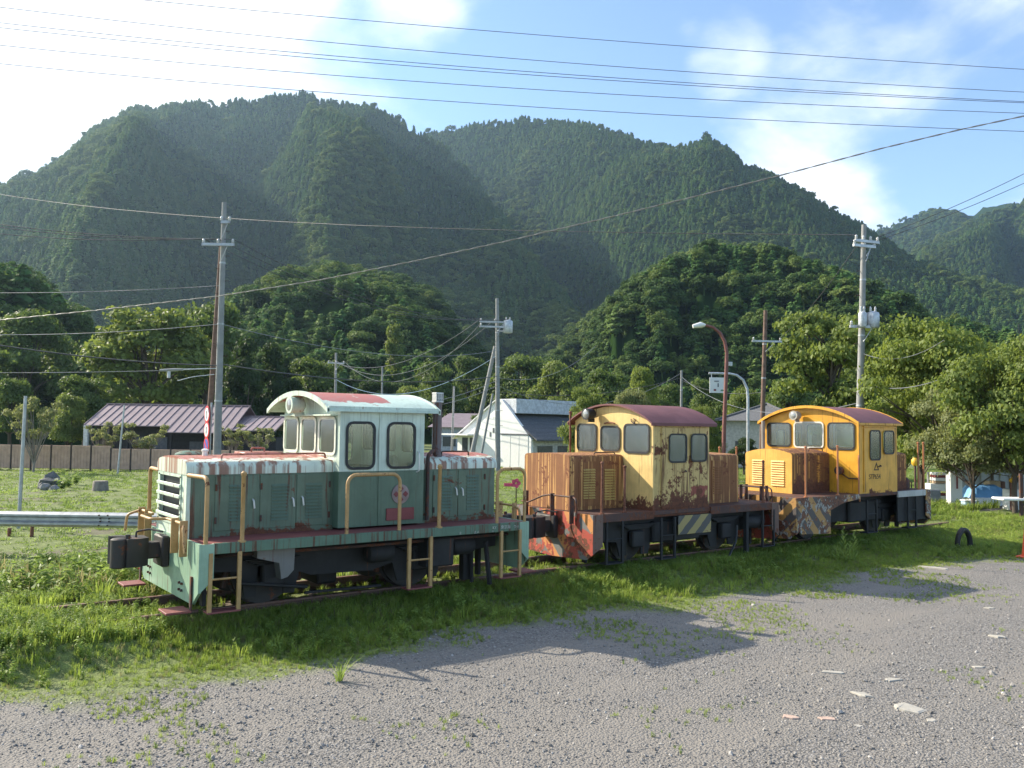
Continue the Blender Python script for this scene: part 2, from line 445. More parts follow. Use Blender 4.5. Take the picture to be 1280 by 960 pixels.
q = np.stack([ii*ny+jj, (ii+1)*ny+jj, (ii+1)*ny+jj+1, ii*ny+jj+1], -1).reshape(-1, 4)[:, ::-1]
keep = (HZm.ravel()[q] > -2.9).any(1); q = q[keep]
me = bpy.data.meshes.new('hills')
me.vertices.add(A.size); me.vertices.foreach_set('co', np.stack([PX, PY, HZm], -1).astype(np.float32).ravel())
me.loops.add(q.size); me.loops.foreach_set('vertex_index', q.astype(np.int32).ravel())
me.polygons.add(len(q)); me.polygons.foreach_set('loop_start', np.arange(0, q.size, 4, dtype=np.int32))
me.update(); me.shade_smooth()
t = NT('hill_floor'); c = t.coord('World')
n1 = t.noise(c, .05, 6, .6)
t.base(t.mix(n1, (.010, .024, .006), (.022, .044, .011)), 1.0, spec=0.0)
hills = link('hills', me, t.m)
tag(hills, 'steep mountain slopes of the valley under the forest', 'hills', kind='structure')

# ------------------------------------------------------------------ forest on the mountains
def leafmat(name, lo, hi, transl=.25, rough=.6, rscale=1.0, world=.012):
    t = NT(name)
    r = t.rand(); n = t.noise(t.coord('World'), world, 3, .5)
    k = t.math('ADD', t.math('MULTIPLY', r, .6), t.math('MULTIPLY', t.step(n, .35, .65), .4))
    fine = t.noise(t.coord('Object'), 1.2*rscale, 4, .65)
    col = t.mix(k, lo, hi)
    col = t.mix(t.math('MULTIPLY', t.step(fine, .35, .75), .5), col, tuple(min(1, q*1.7) for q in hi))
    t.base(col, rough, spec=.2)
    if transl:
        tr = t.n.new('ShaderNodeBsdfTranslucent'); t.l.new(col, tr.inputs[0])
        mx = t.n.new('ShaderNodeMixShader'); mx.inputs[0].default_value = transl
        t.l.new(t.bsdf.outputs[0], mx.inputs[1]); t.l.new(tr.outputs[0], mx.inputs[2]); t.l.new(mx.outputs[0], t.out.inputs[0])
    return t.m
M_CON = leafmat('conifer_needles', (.042, .105, .030), (.105, .195, .05), .30, .75)
M_CON2 = leafmat('conifer_needles_pale', (.070, .135, .036), (.155, .225, .058), .30, .75)
M_BRD = leafmat('broadleaf_far', (.055, .105, .024), (.155, .205, .048), .38, .7)
M_BRD2 = leafmat('broadleaf_far_dark', (.034, .075, .022), (.095, .150, .038), .38, .7)
def mesh_np(name, V, Q, mat, smooth=False):
    V = np.asarray(V, np.float32); Q = np.asarray(Q, np.int32); k = Q.shape[1]
    me = bpy.data.meshes.new(name)
    me.vertices.add(len(V)); me.vertices.foreach_set('co', V.ravel())
    me.loops.add(Q.size); me.loops.foreach_set('vertex_index', Q.ravel())
    me.polygons.add(len(Q)); me.polygons.foreach_set('loop_start', np.arange(0, Q.size, k, dtype=np.int32))
    me.update(); me.materials.append(mat)
    if smooth: me.shade_smooth()
    return me
def leaf_cards(rg, P, Nrm, size, aspect=1.5, fold=.25):
    """one small bent four-sided leaf spray per point"""
    n = len(P)
    Nrm = Nrm/np.linalg.norm(Nrm, axis=1, keepdims=True)
    t_ = rg.normal(size=(n, 3)); t_ -= Nrm*(t_*Nrm).sum(1, keepdims=True); t_ /= np.linalg.norm(t_, axis=1, keepdims=True)
    b_ = np.cross(Nrm, t_)
    s_ = (size*rg.uniform(.55, 1.35, n))[:, None]
    w_ = s_/aspect
    v0 = P - t_*s_; v1 = P + b_*w_ + Nrm*w_*fold; v2 = P + t_*s_ - Nrm*s_*.15; v3 = P - b_*w_ + Nrm*w_*fold
    V = np.stack([v0, v1, v2, v3], 1).reshape(-1, 3)
    Q = np.arange(4*n).reshape(-1, 4)
    return V, Q
def lobes_points(rg, lobes, n, shell=.55):
    """points through the leafy shell of a set of ellipsoid lobes (centre, radii)"""
    w = np.array([l[1][0]*l[1][1]*l[1][2] for l in lobes])**.67; w /= w.sum()
    k = rg.choice(len(lobes), n, p=w)
    d = rg.normal(size=(n, 3)); d /= np.linalg.norm(d, axis=1, keepdims=True)
    d[:, 2] = np.where(d[:, 2] < -.3, -d[:, 2]*.6, d[:, 2])
    C = np.array([l[0] for l in lobes])[k]; Rr = np.array([l[1] for l in lobes])[k]
    # lumps: pull points towards tufts so that gaps stay between them
    rad = shell + (1 - shell)*rg.uniform(size=n)**.5
    P = C + d*Rr*rad[:, None]
    return P, d
def conifer(seed, mat):
    rg = np.random.default_rng(seed); n = 620
    z = 1 - rg.uniform(0, 1, n)**.62*.9
    prof = .03 + .17*np.clip((1 - z)/.9, 0, 1)**.62*(.8 + .35*np.sin(z*34 + rg.uniform(0, 6)))
    a = rg.uniform(0, 6.283, n)
    lop = 1 + .22*np.sin(a*3 + z*9 + seed)
    r = prof*lop*rg.uniform(.55, 1.08, n)
    P = np.stack([r*np.cos(a), r*np.sin(a), z - .25*r], 1)
    N_ = np.stack([np.cos(a)*.7, np.sin(a)*.7, np.full(n, .75)], 1) + rg.normal(0, .35, (n, 3))
    V, Q = leaf_cards(rg, P, N_, .052, 1.5, .3)
    tr = np.array([(.016*math.cos(k*1.571), .016*math.sin(k*1.571), zz) for zz in (-.08, .9) for k in range(4)])
    b = len(V); V = np.concatenate([V, tr]); Q = np.concatenate([Q, [[b+k, b+(k+1) % 4, b+4+(k+1) % 4, b+4+k] for k in range(4)]])
    return bpy.data.objects.new('far_conifer', mesh_np('far_conifer', V, Q, mat))
def broad(seed, mat, nl=16, flat=1.0, n=1500, size=.035):
    rg = np.random.default_rng(seed); lobes = []
    for k in range(nl):
        while True:
            d = rg.normal(size=3); d /= np.linalg.norm(d)
            if d[2] > -.3: break
        c0 = np.array([0, 0, .56]) + d*np.array([.32, .32, .34*flat])*rg.uniform(.45, 1.0)
        r0 = rg.uniform(.10, .20); lobes.append((c0, np.array([1.0, 1.0, .95])*r0))
    P, d = lobes_points(rg, lobes, n, .7)
    V, Q = leaf_cards(rg, P, d + np.array([0, 0, .12]) + rg.normal(0, .5, (n, 3)), size, 1.35)
    tr = np.array([(.025*math.cos(k*1.571), .025*math.sin(k*1.571), zz) for zz in (-.1, .75) for k in range(4)])
    b = len(V); V = np.concatenate([V, tr]); Q = np.concatenate([Q, [[b+k, b+(k+1) % 4, b+4+(k+1) % 4, b+4+k] for k in range(4)]])
    return bpy.data.objects.new('far_broadleaf', mesh_np('far_broadleaf', V, Q, mat))
FP = [conifer(1, M_CON), conifer(2, M_CON), conifer(3, M_CON2), broad(4, M_BRD), broad(5, M_BRD2), broad(6, M_BRD, 14, 1.2), broad(7, M_BRD2, 20, .8)]
# candidate spots: even density per square metre, wider spacing farther off
azl, azh = AZ0 - math.radians(44), AZ0 + math.radians(42)
spots = []
for (r0, r1, sp) in ((106, 320, 3.3), (320, 560, 4.5), (560, 1300, 5.0), (1300, 1800, 10.0)):
    n_ = int(2.6*.5*(r1**2 - r0**2)*(azh - azl)/sp**2)
    r = np.sqrt(RNG.uniform(r0**2, r1**2, n_)); a = RNG.uniform(azl, azh, n_)
    spots.append(np.stack([a, r, np.full(n_, sp)], 1))
spots = np.concatenate(spots)
z = hill_z(spots[:, 0], spots[:, 1])
gr_ = (hill_z(spots[:, 0], spots[:, 1] + 6) - hill_z(spots[:, 0], spots[:, 1] - 6))/12
gt_ = (hill_z(spots[:, 0] + 6/spots[:, 1], spots[:, 1]) - hill_z(spots[:, 0] - 6/spots[:, 1], spots[:, 1]))/12
dens = np.clip(np.sqrt(1 + gr_**2 + gt_**2)*1.05, 1, 2.6)/2.6           # steep ground carries more trees per map area
ok = (z > .5) & (RNG.uniform(size=len(z)) < dens); spots, z = spots[ok], z[ok]
# keep only trees that can show over nearer ground (seen from the valley floor, with a margin for a step to the side)
EL = np.maximum.accumulate(np.arctan2(HZm - CAM[2], R_), axis=1)
ai = np.clip(np.round((spots[:, 0] - az[0])/(az[1]-az[0])).astype(int), 0, len(az)-1)
ri = np.clip(np.searchsorted(rr, spots[:, 1]) - 1, 0, len(rr)-1)
front = np.minimum(np.minimum(EL[ai, ri], EL[np.clip(ai-6, 0, len(az)-1), ri]), EL[np.clip(ai+6, 0, len(az)-1), ri])
ok = np.arctan2(z + 20 - CAM[2], spots[:, 1]) > front - .002
spots, z = spots[ok], z[ok]
wx, wy = CAM[0] + spots[:, 0]*0 + spots[:, 1]*np.sin(spots[:, 0]), CAM[1] + spots[:, 1]*np.cos(spots[:, 0])
reg = fbm(wx/140, wy/140, 3, 200)
el = np.arctan2(z - CAM[2], spots[:, 1]); fr = (spots[:, 0] - AZ0)/math.radians(31)
u_ = 640 + F_PX*np.tan(spots[:, 0] - AZ0)
is_spur = (spots[:, 1] < 560) & (u_ > 660)
is_foot = spots[:, 1] < 320
pcon = np.where(is_foot, np.where(reg > .5, .55, .12), np.where(is_spur, np.where(reg > .52, .75, .12), np.where(reg > .36, .96, .35)))
pcon = np.where(spots[:, 1] > 1300, .45, pcon)
con = RNG.uniform(size=len(z)) < pcon
pick = np.where(con, np.where(RNG.uniform(size=len(z)) < np.where(reg > .5, .3, .55), 2, RNG.integers(0, 2, len(z))), np.where(is_foot & (RNG.uniform(size=len(z)) < .65), np.where(RNG.uniform(size=len(z)) < .5, 4, 6), np.where(is_spur & (RNG.uniform(size=len(z)) < .7), np.where(RNG.uniform(size=len(z)) < .5, 3, 5), RNG.integers(3, 7, len(z)))))
h = np.where(con, np.where(spots[:, 1] > 560, RNG.uniform(5.5, 9.5, len(z)), RNG.uniform(7, 12, len(z))), RNG.uniform(5, 13.5, len(z)))*np.where(is_foot, .58, np.where(is_spur, .72, .85))*np.where(spots[:, 2] > 9, 1.2, 1.0)
wd = np.where(con, h*RNG.uniform(1.15, 1.8, len(z)), h*RNG.uniform(.95, 1.45, len(z)))
rot = np.stack([RNG.normal(0, .03, len(z)), RNG.normal(0, .03, len(z)), RNG.uniform(0, 6.28, len(z))], 1)
print('forest trees', len(z))
scatter('mountain_forest', np.stack([wx, wy, z - .6], 1), rot, np.stack([wd, wd, h], 1), pick, FP,
        'dense conifer and broadleaf forest covering the mountainsides', 'forest')

# ------------------------------------------------------------------ hazy air of the valley
t = NT('haze_air')
pv = t.n.new('ShaderNodeVolumePrincipled')
pv.inputs['Color'].default_value = (.52, .76, 1.0, 1)
pv.inputs['Density'].default_value = 0.00014
pv.inputs['Anisotropy'].default_value = 0.45
t.n.remove(t.bsdf)
t.l.new(pv.outputs[0], t.out.inputs['Volume'])
hz = MB(); hz.box(-2500, 2500, -2500, 2500, -4.5, 500)
haze = hz.build('haze', t.m); tag(haze, 'pale blue haze filling the valley air', 'haze', kind='stuff')
# ------------------------------------------------------------------ paint and rust
RUST_D, RUST_M, RUST_L = (.030, .014, .010), (.105, .036, .018), (.24, .085, .035)
def rusty(name, col, amount=.3, streak=.3, zone=None, col2=None, zsplit=None, patch=None, fade=.12, scale=1.0, rough=.45, streak_len=.5, tint=None, base_wear=None, zwob=.004):
    """weathered paint: flaking rust patches, rust runs down the sides, a second colour above zsplit,
    patch = ((x0,x1,z0,z1), colour): an area of primer with ragged edges; base_wear = (z0, z1) rust eating up from the foot"""
    t = NT(name); c = t.coord()
    X, Y, Z = t.sep(c)
    n1 = t.noise(c, 2.6*scale, 5, .6, .4); n2 = t.noise(c, 17*scale, 5, .65); n3 = t.noise(c, 90, 2, .6)
    cs = t.coord(scale=(11*scale, 11*scale, streak_len)); ns = t.noise(cs, 1.6, 4, .6)
    paint = t.mix(t.step(n1, .3, .7), tuple(q*(1-fade) for q in col), tuple(min(1, q*(1+fade) + .01) for q in col))
    if col2 is not None:
        zz = t.math('ADD', Z, t.math('MULTIPLY', t.math('SUBTRACT', n2, .5), zwob))
        up = t.mix(t.step(n1, .3, .7), tuple(q*(1-fade) for q in col2), tuple(min(1, q*(1+fade) + .01) for q in col2))
        paint = t.mix(t.step(zz, zsplit - .004, zsplit + .004), paint, up)
    if patch is not None:
        (x0, x1, z0, z1), pc = patch
        wob = t.math('MULTIPLY', t.math('SUBTRACT', n2, .5), .14)
        xx, zz = t.math('ADD', X, wob), t.math('ADD', Z, wob)
        m_ = t.math('MULTIPLY', t.math('MULTIPLY', t.step(xx, x0-.01, x0+.01), t.step(xx, x1+.01, x1-.01)), t.math('MULTIPLY', t.step(zz, z0-.01, z0+.01), t.step(zz, z1+.01, z1-.01)))
        paint = t.mix(t.math('MULTIPLY', m_, t.step(n1, .40, .47)), paint, pc)
    # grime
    paint = t.mix(t.math('MULTIPLY', t.step(t.noise(cs, 3.2, 3, .6), .45, .8), .35), paint, tuple(q*.45 + .008 for q in col), 'MIX')
    mask = t.math('ADD', t.math('MULTIPLY', n1, .62), t.math('MULTIPLY', n2, .38))
    if base_wear is not None:
        mask = t.math('ADD', mask, t.math('MULTIPLY', t.step(Z, base_wear[1], base_wear[0], False), .22))
    th = .78 - .42*amount
    r_ = t.step(mask, th - .03, th + .03)
    ths = .70 - .30*streak
    s_ = t.math('MULTIPLY', t.step(ns, ths - .05, ths + .08), .85)
    rm = t.math('MAXIMUM', r_, s_)
    rc = t.ramp(t.math('ADD', t.math('MULTIPLY', n2, .6), t.math('MULTIPLY', n3, .4)), [(.25, RUST_D), (.48, RUST_M), (.75, RUST_L)])
    if tint is not None: rc = t.mix(.5, rc, tint)
    t.base(t.mix(rm, paint, rc), t.math('ADD', t.math('MULTIPLY', rm, .85 - rough), rough))
    t.bump(t.math('ADD', t.math('MULTIPLY', rm, .6), t.math('MULTIPLY', n2, .4)), .25, .006)
    return t.m

MINT, GREEN = (.55, .64, .53), (.080, .138, .090)
P1_CAB = rusty('mint_over_green_paint', GREEN, .10, .04, col2=MINT, zsplit=1.67+.25, rough=.35)
P1_BODY = rusty('green_hood_paint', (.100, .152, .098), .36, .32, rough=.4, base_wear=(1.12, 1.32))
P1_COVER = rusty('mint_cover_paint_with_rust_runs', (.60, .66, .54), .24, .62, streak_len=.10, scale=.62, rough=.4, tint=(.36, .12, .06), col2=(.44, .15, .115), zsplit=1.845+.25, zwob=.07)
P1_FRONT = rusty('pale_hood_front_paint', (.56, .66, .54), .12, .22, rough=.4, tint=(.40, .20, .10))
P1_ROOF = rusty('mint_roof_with_faded_red', (.52, .64, .54), .30, .0, scale=.5, tint=(.55, .12, .09), rough=.5, patch=((1.5, 2.75, 2.60+.25, 9), (.42, .12, .095)))
P1_BEAM = rusty('pale_green_beam_paint', (.26, .40, .285), .18, .2, rough=.4, base_wear=(.3, .6))
P1_SILL = rusty('green_sill_paint', (.085, .16, .105), .34, .5, scale=1.0)
P1_DECK = rusty('maroon_deck_paint', (.20, .055, .048), .25, .0, rough=.6, tint=(.16, .05, .04))
P1_RAIL = rusty('ochre_handrail_paint', (.44, .265, .10), .42, .15, scale=2.2, rough=.5)
P2_BODY = rusty('pale_yellow_paint_heavy_rust', (.56, .39, .135), .54, .40, rough=.5, patch=((2.40, 2.88, .9+.25-.02+.0, 1.27+.25), (.26, .045, .028)), base_wear=(1.05, 1.5))
P2_FRONT = rusty('pale_yellow_front_paint', (.68, .48, .18), .32, .26, rough=.5, base_wear=(1.05, 1.45))
P2_HOOD = rusty('yellow_hood_eaten_by_rust', (.66, .36, .11), .52, 1.0, streak_len=.30, scale=1.1, rough=.6, tint=(.20, .062, .026))
P2_ROOF = rusty('maroon_roof_paint', (.16, .050, .050), .22, .0, rough=.6, tint=(.12, .04, .035))
P2_DECK = rusty('rusty_brown_deck', (.075, .036, .028), .6, .3, rough=.7)
P3_BODY = rusty('orange_yellow_paint', (.68, .33, .022), .24, .24, rough=.42, base_wear=(1.15, 1.4))
P3_HOOD = rusty('orange_hood_paint_with_rust_runs', (.60, .28, .04), .62, .95, rough=.5, streak_len=.25, base_wear=(1.2, 1.5))
P3_HFRONT = rusty('orange_hood_front_paint', (.74, .40, .07), .15, .15, rough=.5)
def hazard(name, cols, w, slope, off, amount, white=0.0):
    t = NT(name); c = t.coord(); X, Y, Z = t.sep(c)
    wob = t.math('MULTIPLY', t.math('SUBTRACT', t.noise(c, 9, 4, .6), .5), .06)
    k = t.math('ADD', t.math('ADD', X, Y), t.math('MULTIPLY', Z, slope))
    k = t.math('FRACT', t.math('DIVIDE', t.math('ADD', t.math('ADD', k, off), wob), w))
    col = t.mix(t.step(k, .49, .51), cols[0], cols[1])
    n1, n2 = t.noise(c, 2.3, 5, .6, .5), t.noise(c, 13, 4, .6)
    if white: col = t.mix(t.step(n1, .60 - white*.2, .64 - white*.2), col, (.33, .33, .30))
    m_ = t.math('ADD', t.math('MULTIPLY', n1, .6), t.math('MULTIPLY', n2, .4))
    if len(cols) > 2: col = t.mix(t.step(t.noise(c, 2.1, 4, .6, .5), .47, .50), col, cols[2])
    rc = t.ramp(n2, [(.3, RUST_D), (.5, RUST_M), (.75, RUST_L)])
    rm = t.step(m_, .62 - .2*amount, .66 - .2*amount)
    t.base(t.mix(rm, col, rc), .6); t.bump(rm, .2, .006)
    return t.m
P2_BEAM = hazard('beam_stripes_red_orange_grey', ((.58, .25, .08), (.17, .17, .16), (.40, .070, .045)), .50, -1.0, .1, .55)
P2_PANEL = hazard('yellow_black_stripes', ((.33, .26, .10), (.08, .078, .072)), .42, -1.15, .0, .2)
P3_SKIRT = hazard('flaking_skirt_stripes', ((.42, .23, .07), (.085, .072, .065)), .46, 1.0, .2, .62, white=.5)
P3_SILL = rusty('pale_grey_sill_paint', (.42, .43, .41), .25, .3)
BLACK = rusty('sooty_black_underframe', (.016, .015, .015), .25, .1, rough=.75)
IRON = rusty('dark_coupler_iron', (.024, .020, .019), .4, .1, rough=.6)
RAILIRON = rusty('rusty_post_iron', (.20, .075, .04), .6, .2, scale=2.0, rough=.7)
DARKRAIL = rusty('dark_rusty_iron', (.06, .032, .025), .6, .2, scale=2.0, rough=.7)
RUBBER = simple('black_rubber', (.015, .016, .017), .55, var=.2)
DARK = simple('dark_cab_interior', (.10, .11, .10), .8)
CABIN = simple('cab_inner_paint', (.36, .38, .33), .7)
GALV = simple('galvanised_steel', (.42, .43, .44), .45, .6, .2, 5)
CHROME = simple('pale_handle_metal', (.72, .72, .68), .35, .3, .1)
LENS = NT('headlight_lens'); LENS.base((.36, .37, .36), .10, .3); LENS = LENS.m
def glass(name, tint, dirt):
    t = NT(name); c = t.coord()
    tr = t.n.new('ShaderNodeBsdfTransparent'); tr.inputs[0].default_value = tint + (1,)
    gl = t.n.new('ShaderNodeBsdfGlossy'); gl.inputs['Roughness'].default_value = .12; gl.inputs[0].default_value = (.95, .97, 1, 1)
    df = t.n.new('ShaderNodeBsdfDiffuse'); df.inputs[0].default_value = (.55, .57, .54, 1)
    lw = t.n.new('ShaderNodeFresnel'); lw.inputs[0].default_value = 1.5
    m1 = t.n.new('ShaderNodeMixShader'); t.l.new(t.math('ADD', lw.outputs[0], .06), m1.inputs[0]); t.l.new(tr.outputs[0], m1.inputs[1]); t.l.new(gl.outputs[0], m1.inputs[2])
    m2 = t.n.new('ShaderNodeMixShader')
    n = t.noise(c, 5, 5, .6); s_ = t.noise(t.coord(scale=(14, 14, 1)), 1.5, 3, .6)
    f = t.math('MULTIPLY', t.math('ADD', t.step(n, .3, .8), t.step(s_, .35, .8)), dirt)
    t.put(m2.inputs[0], f); t.l.new(m1.outputs[0], m2.inputs[1]); t.l.new(df.outputs[0], m2.inputs[2])
    t.l.new(m2.outputs[0], t.out.inputs[0]); return t.m
GLASS1 = glass('dusty_window_glass', (.88, .92, .90), .03)
GLASS2 = glass('grimy_window_glass', (.74, .80, .82), .09)
# ------------------------------------------------------------------ locomotive building blocks
def tube_arch(x0, x1, y, z0, z1, r=.12, n=5):
    p = [(x0, y, z0)]
    for k in range(n+1):
        a = math.pi - k*math.pi/2/n; p.append((x0 + r + r*math.cos(a), y, z1 - r + r*math.sin(a)))
    for k in range(n+1):
        a = math.pi/2 - k*math.pi/2/n; p.append((x1 - r + r*math.cos(a), y, z1 - r + r*math.sin(a)))
    p.append((x1, y, z0)); return p
def bend(pts, r=.06, n=4):
    """round the corners of a polyline"""
    P = [np.array(p, float) for p in pts]; out = [P[0]]
    for i in range(1, len(P)-1):
        a, b = P[i-1] - P[i], P[i+1] - P[i]; la, lb = np.linalg.norm(a), np.linalg.norm(b)
        rr_ = min(r, la*.45, lb*.45); p0, p1 = P[i] + a/la*rr_, P[i] + b/lb*rr_
        for k in range(n+1):
            s_ = k/n; out.append((1-s_)**2*p0 + 2*s_*(1-s_)*P[i] + s_*s_*p1)
    out.append(P[-1]); return out

class Loco:
    def __init__(s, name, org, label):
        s.org = org; s.root = empty(name, org, label, 'locomotive')
    def mb(s): return MB(s.org)
    def part(s, name, mat, fn, parent=None, smooth=40):
        b = s.mb(); fn(b); return b.build(name, mat, parent or s.root, smooth)
    def louvre(s, x0, x1, z0, z1, n, y, mat, parent=None, d=.018, axis_='y'):
        h = (z1 - z0)/n
        def fn(b):
            for k in range(n):
                a, c = z0 + k*h + h*.12, z0 + k*h + h*.80
                if axis_ == 'y':
                    V = [(x0, y, a), (x1, y, a), (x1, y, c), (x0, y, c), (x0, y - d, a), (x1, y - d, a)]
                else:
                    V = [(y, x0, a), (y, x1, a), (y, x1, c), (y, x0, c), (y - d, x0, a), (y - d, x1, a)]
                b.add(V, [(0, 3, 2, 1), (0, 1, 5, 4), (4, 5, 2, 3), (0, 4, 3), (1, 2, 5)])
        return s.part('louvre', mat, fn, parent, None)
    def hdoor(s, x0, x1, z0, z1, y, mat, lv=None, handle=None, hinges=()):
        d = s.part('hood_door', mat, lambda b: b.cbox(x0, x1, y - .012, y + .004, z0, z1, .004), smooth=None)
        if lv: s.louvre(lv[0], lv[1], lv[2], lv[3], lv[4], y - .012, mat, d)
        if handle: s.part('handle', CHROME, lambda b: b.tube(bend([(handle[0], y - .012, handle[1] + .06), (handle[0], y - .05, handle[1] + .045), (handle[0] + .012, y - .05, handle[1] - .05)], .015, 3), .011, 6), d)
        for hx_, hz_ in hinges: s.part('hinge', DARKRAIL, lambda b: b.cyl((hx_, y - .018, hz_ - .04), (hx_, y - .018, hz_ + .04), .014, n=8), d)
        return d
    def window(s, axis_, a0, a1, z0, z1, pos, sign, r=.07, gasket=RUBBER, gl=GLASS1, g=.022):
        """rounded pane in a rubber gasket; axis 'y' = pane faces +-y and spans x"""
        pl = 'xz' if axis_ == 'y' else 'yz'
        w = s.part('window', gl, lambda b: b.poly(rrect(a0, a1, z0, z1, r), pl, pos + sign*.004, pos + sign*.009), smooth=None)
        s.part('gasket', gasket, lambda b: b.poly(rrect(a0 - g, a1 + g, z0 - g, z1 + g, r + g), pl, pos - .012, pos + sign*.020 if sign > 0 else pos - .020,
               [rrect(a0 + .012, a1 - .012, z0 + .012, z1 - .012, max(.01, r - .012))]), w, None)
        return w
    def ladder(s, x0, x1, y, z0, z1, rungs, mat, stepmat=None, w=.045):
        l = s.part('ladder', mat, lambda b: (b.cbox(x0, x0 + w, y - .012, y + .03, z0, z1, .003), b.cbox(x1 - w, x1, y - .012, y + .03, z0, z1, .003)), smooth=None)
        for z in rungs: s.part('rung', mat, lambda b: b.cyl((x0 + w*.5, y + .01, z), (x1 - w*.5, y + .01, z), .013, n=8), l)
        s.part('step_plate', stepmat or mat, lambda b: b.cbox(x0, x1, y - .015, y + .16, z0 - .018, z0 + .004, .003), l, None)
        return l
    def wheel(s, x, y, r=.42):
        sg = -1 if y < 0 else 1
        w = s.part('wheel', BLACK, lambda b: b.lathe([(.06, -.06), (.10, -.06), (.10, -.02), (r - .08, -.01), (r - .07, -.05), (r - .05, -.055), (r - .05, .05), (.10, .04), (.06, .06)], (x, y, r), 'y', 28), smooth=30)
        s.part('tyre', IRON, lambda b: b.lathe([(r - .055, -.06), (r, -.058), (r - .004, .03), (r + .025, .04), (r + .025, .06), (r - .055, .06)][::1] if sg < 0 else [(r - .055, -.06), (r + .025, -.06), (r + .025, -.04), (r - .004, -.03), (r, .058), (r - .055, .06)], (x, y, r), 'y', 28), w, 30)
        return w
    def coupler(s, x, dirx, y, z, mat=IRON):
        """knuckle coupler reaching out of the end beam in direction dirx"""
        q = lambda a: x + dirx*a
        def body(b):
            b.cbox(min(q(0), q(.28)), max(q(0), q(.28)), y - .10, y + .10, z - .10, z + .10, .02)
            pts = [(q(.24), y - .14), (q(.34), y - .20), (q(.50), y - .21), (q(.52), y - .13), (q(.42), y - .08), (q(.40), y + .07), (q(.46), y + .10), (q(.60), y + .20), (q(.62), y + .26), (q(.50), y + .27), (q(.36), y + .20), (q(.24), y + .14)]
            b.poly(pts, 'xy', z - .17, z + .17)
            b.cbox(min(q(0), q(.1)), max(q(0), q(.1)), y - .2, y + .2, z - .2, z + .18, .02)
        c_ = s.part('coupler', mat, body)
        s.part('knuckle', mat, lambda b: (b.lathe([(.075, -.18), (.098, -.165), (.098, .165), (.075, .18)], (q(.57), y - .10, z), 'z', 18), b.cbox(min(q(.44), q(.60)), max(q(.44), q(.60)), y - .16, y + .0, z - .14, z + .14, .02), b.cyl((q(.48), y - .13, z + .15), (q(.48), y - .13, z + .22), .03, n=10)), c_)
        s.part('lock_lifter', mat, lambda b: b.tube(bend([(q(.36), y - .02, z + .17), (q(.36), y - .02, z + .24), (q(.22), y - .12, z + .27), (q(.12), y - .3, z + .25)], .04), .013, 6), c_)
        return c_
    def roof(s, x0, x1, y0, y1, ze, zp, th, mat, edge=None, n=14):
        """shallow barrel roof; thickness th"""
        def arc(off):
            yc, hw = (y0 + y1)/2, (y1 - y0)/2
            return [(yc - hw + 2*hw*k/n, ze + off + (zp - ze)*(1 - ((2*k/n - 1)**2))**.92) for k in range(n+1)]
        r_ = s.part('roof', mat, lambda b: b.poly(arc(0) + arc(-th)[::-1], 'yz', x0, x1), smooth=35)
        if edge:
            for (a, b_) in ((x0 - .012, x0 + .02), (x1 - .02, x1 + .012)):
                s.part('roof_edge', edge, lambda b: b.poly(arc(.012) + arc(-th - .02)[::-1], 'yz', a, b_), r_, 35)
        return r_
    def headlight(s, x, y, z, r, dirx, mat, pole=None):
        h = s.part('headlight', mat, lambda b: b.lathe([(r*.55, dirx*.0), (r*.9, dirx*.03), (r, dirx*.08), (r, dirx*.19), (r*1.08, dirx*.20), (r*1.08, dirx*.225), (r*.92, dirx*.225)], (x, y, z), 'x', 20), smooth=40)
        s.part('lens', LENS, lambda b: b.lathe([(r*.94, dirx*.21), (r*.7, dirx*.228), (r*.3, dirx*.238), (.005, dirx*.24)], (x, y, z), 'x', 20), h)
        s.part('bracket', mat, lambda b: b.cbox(min(x, x + dirx*.14), max(x, x + dirx*.14), y - .02, y + .02, z - r - .05, z - r + .02, .004), h)
        return h

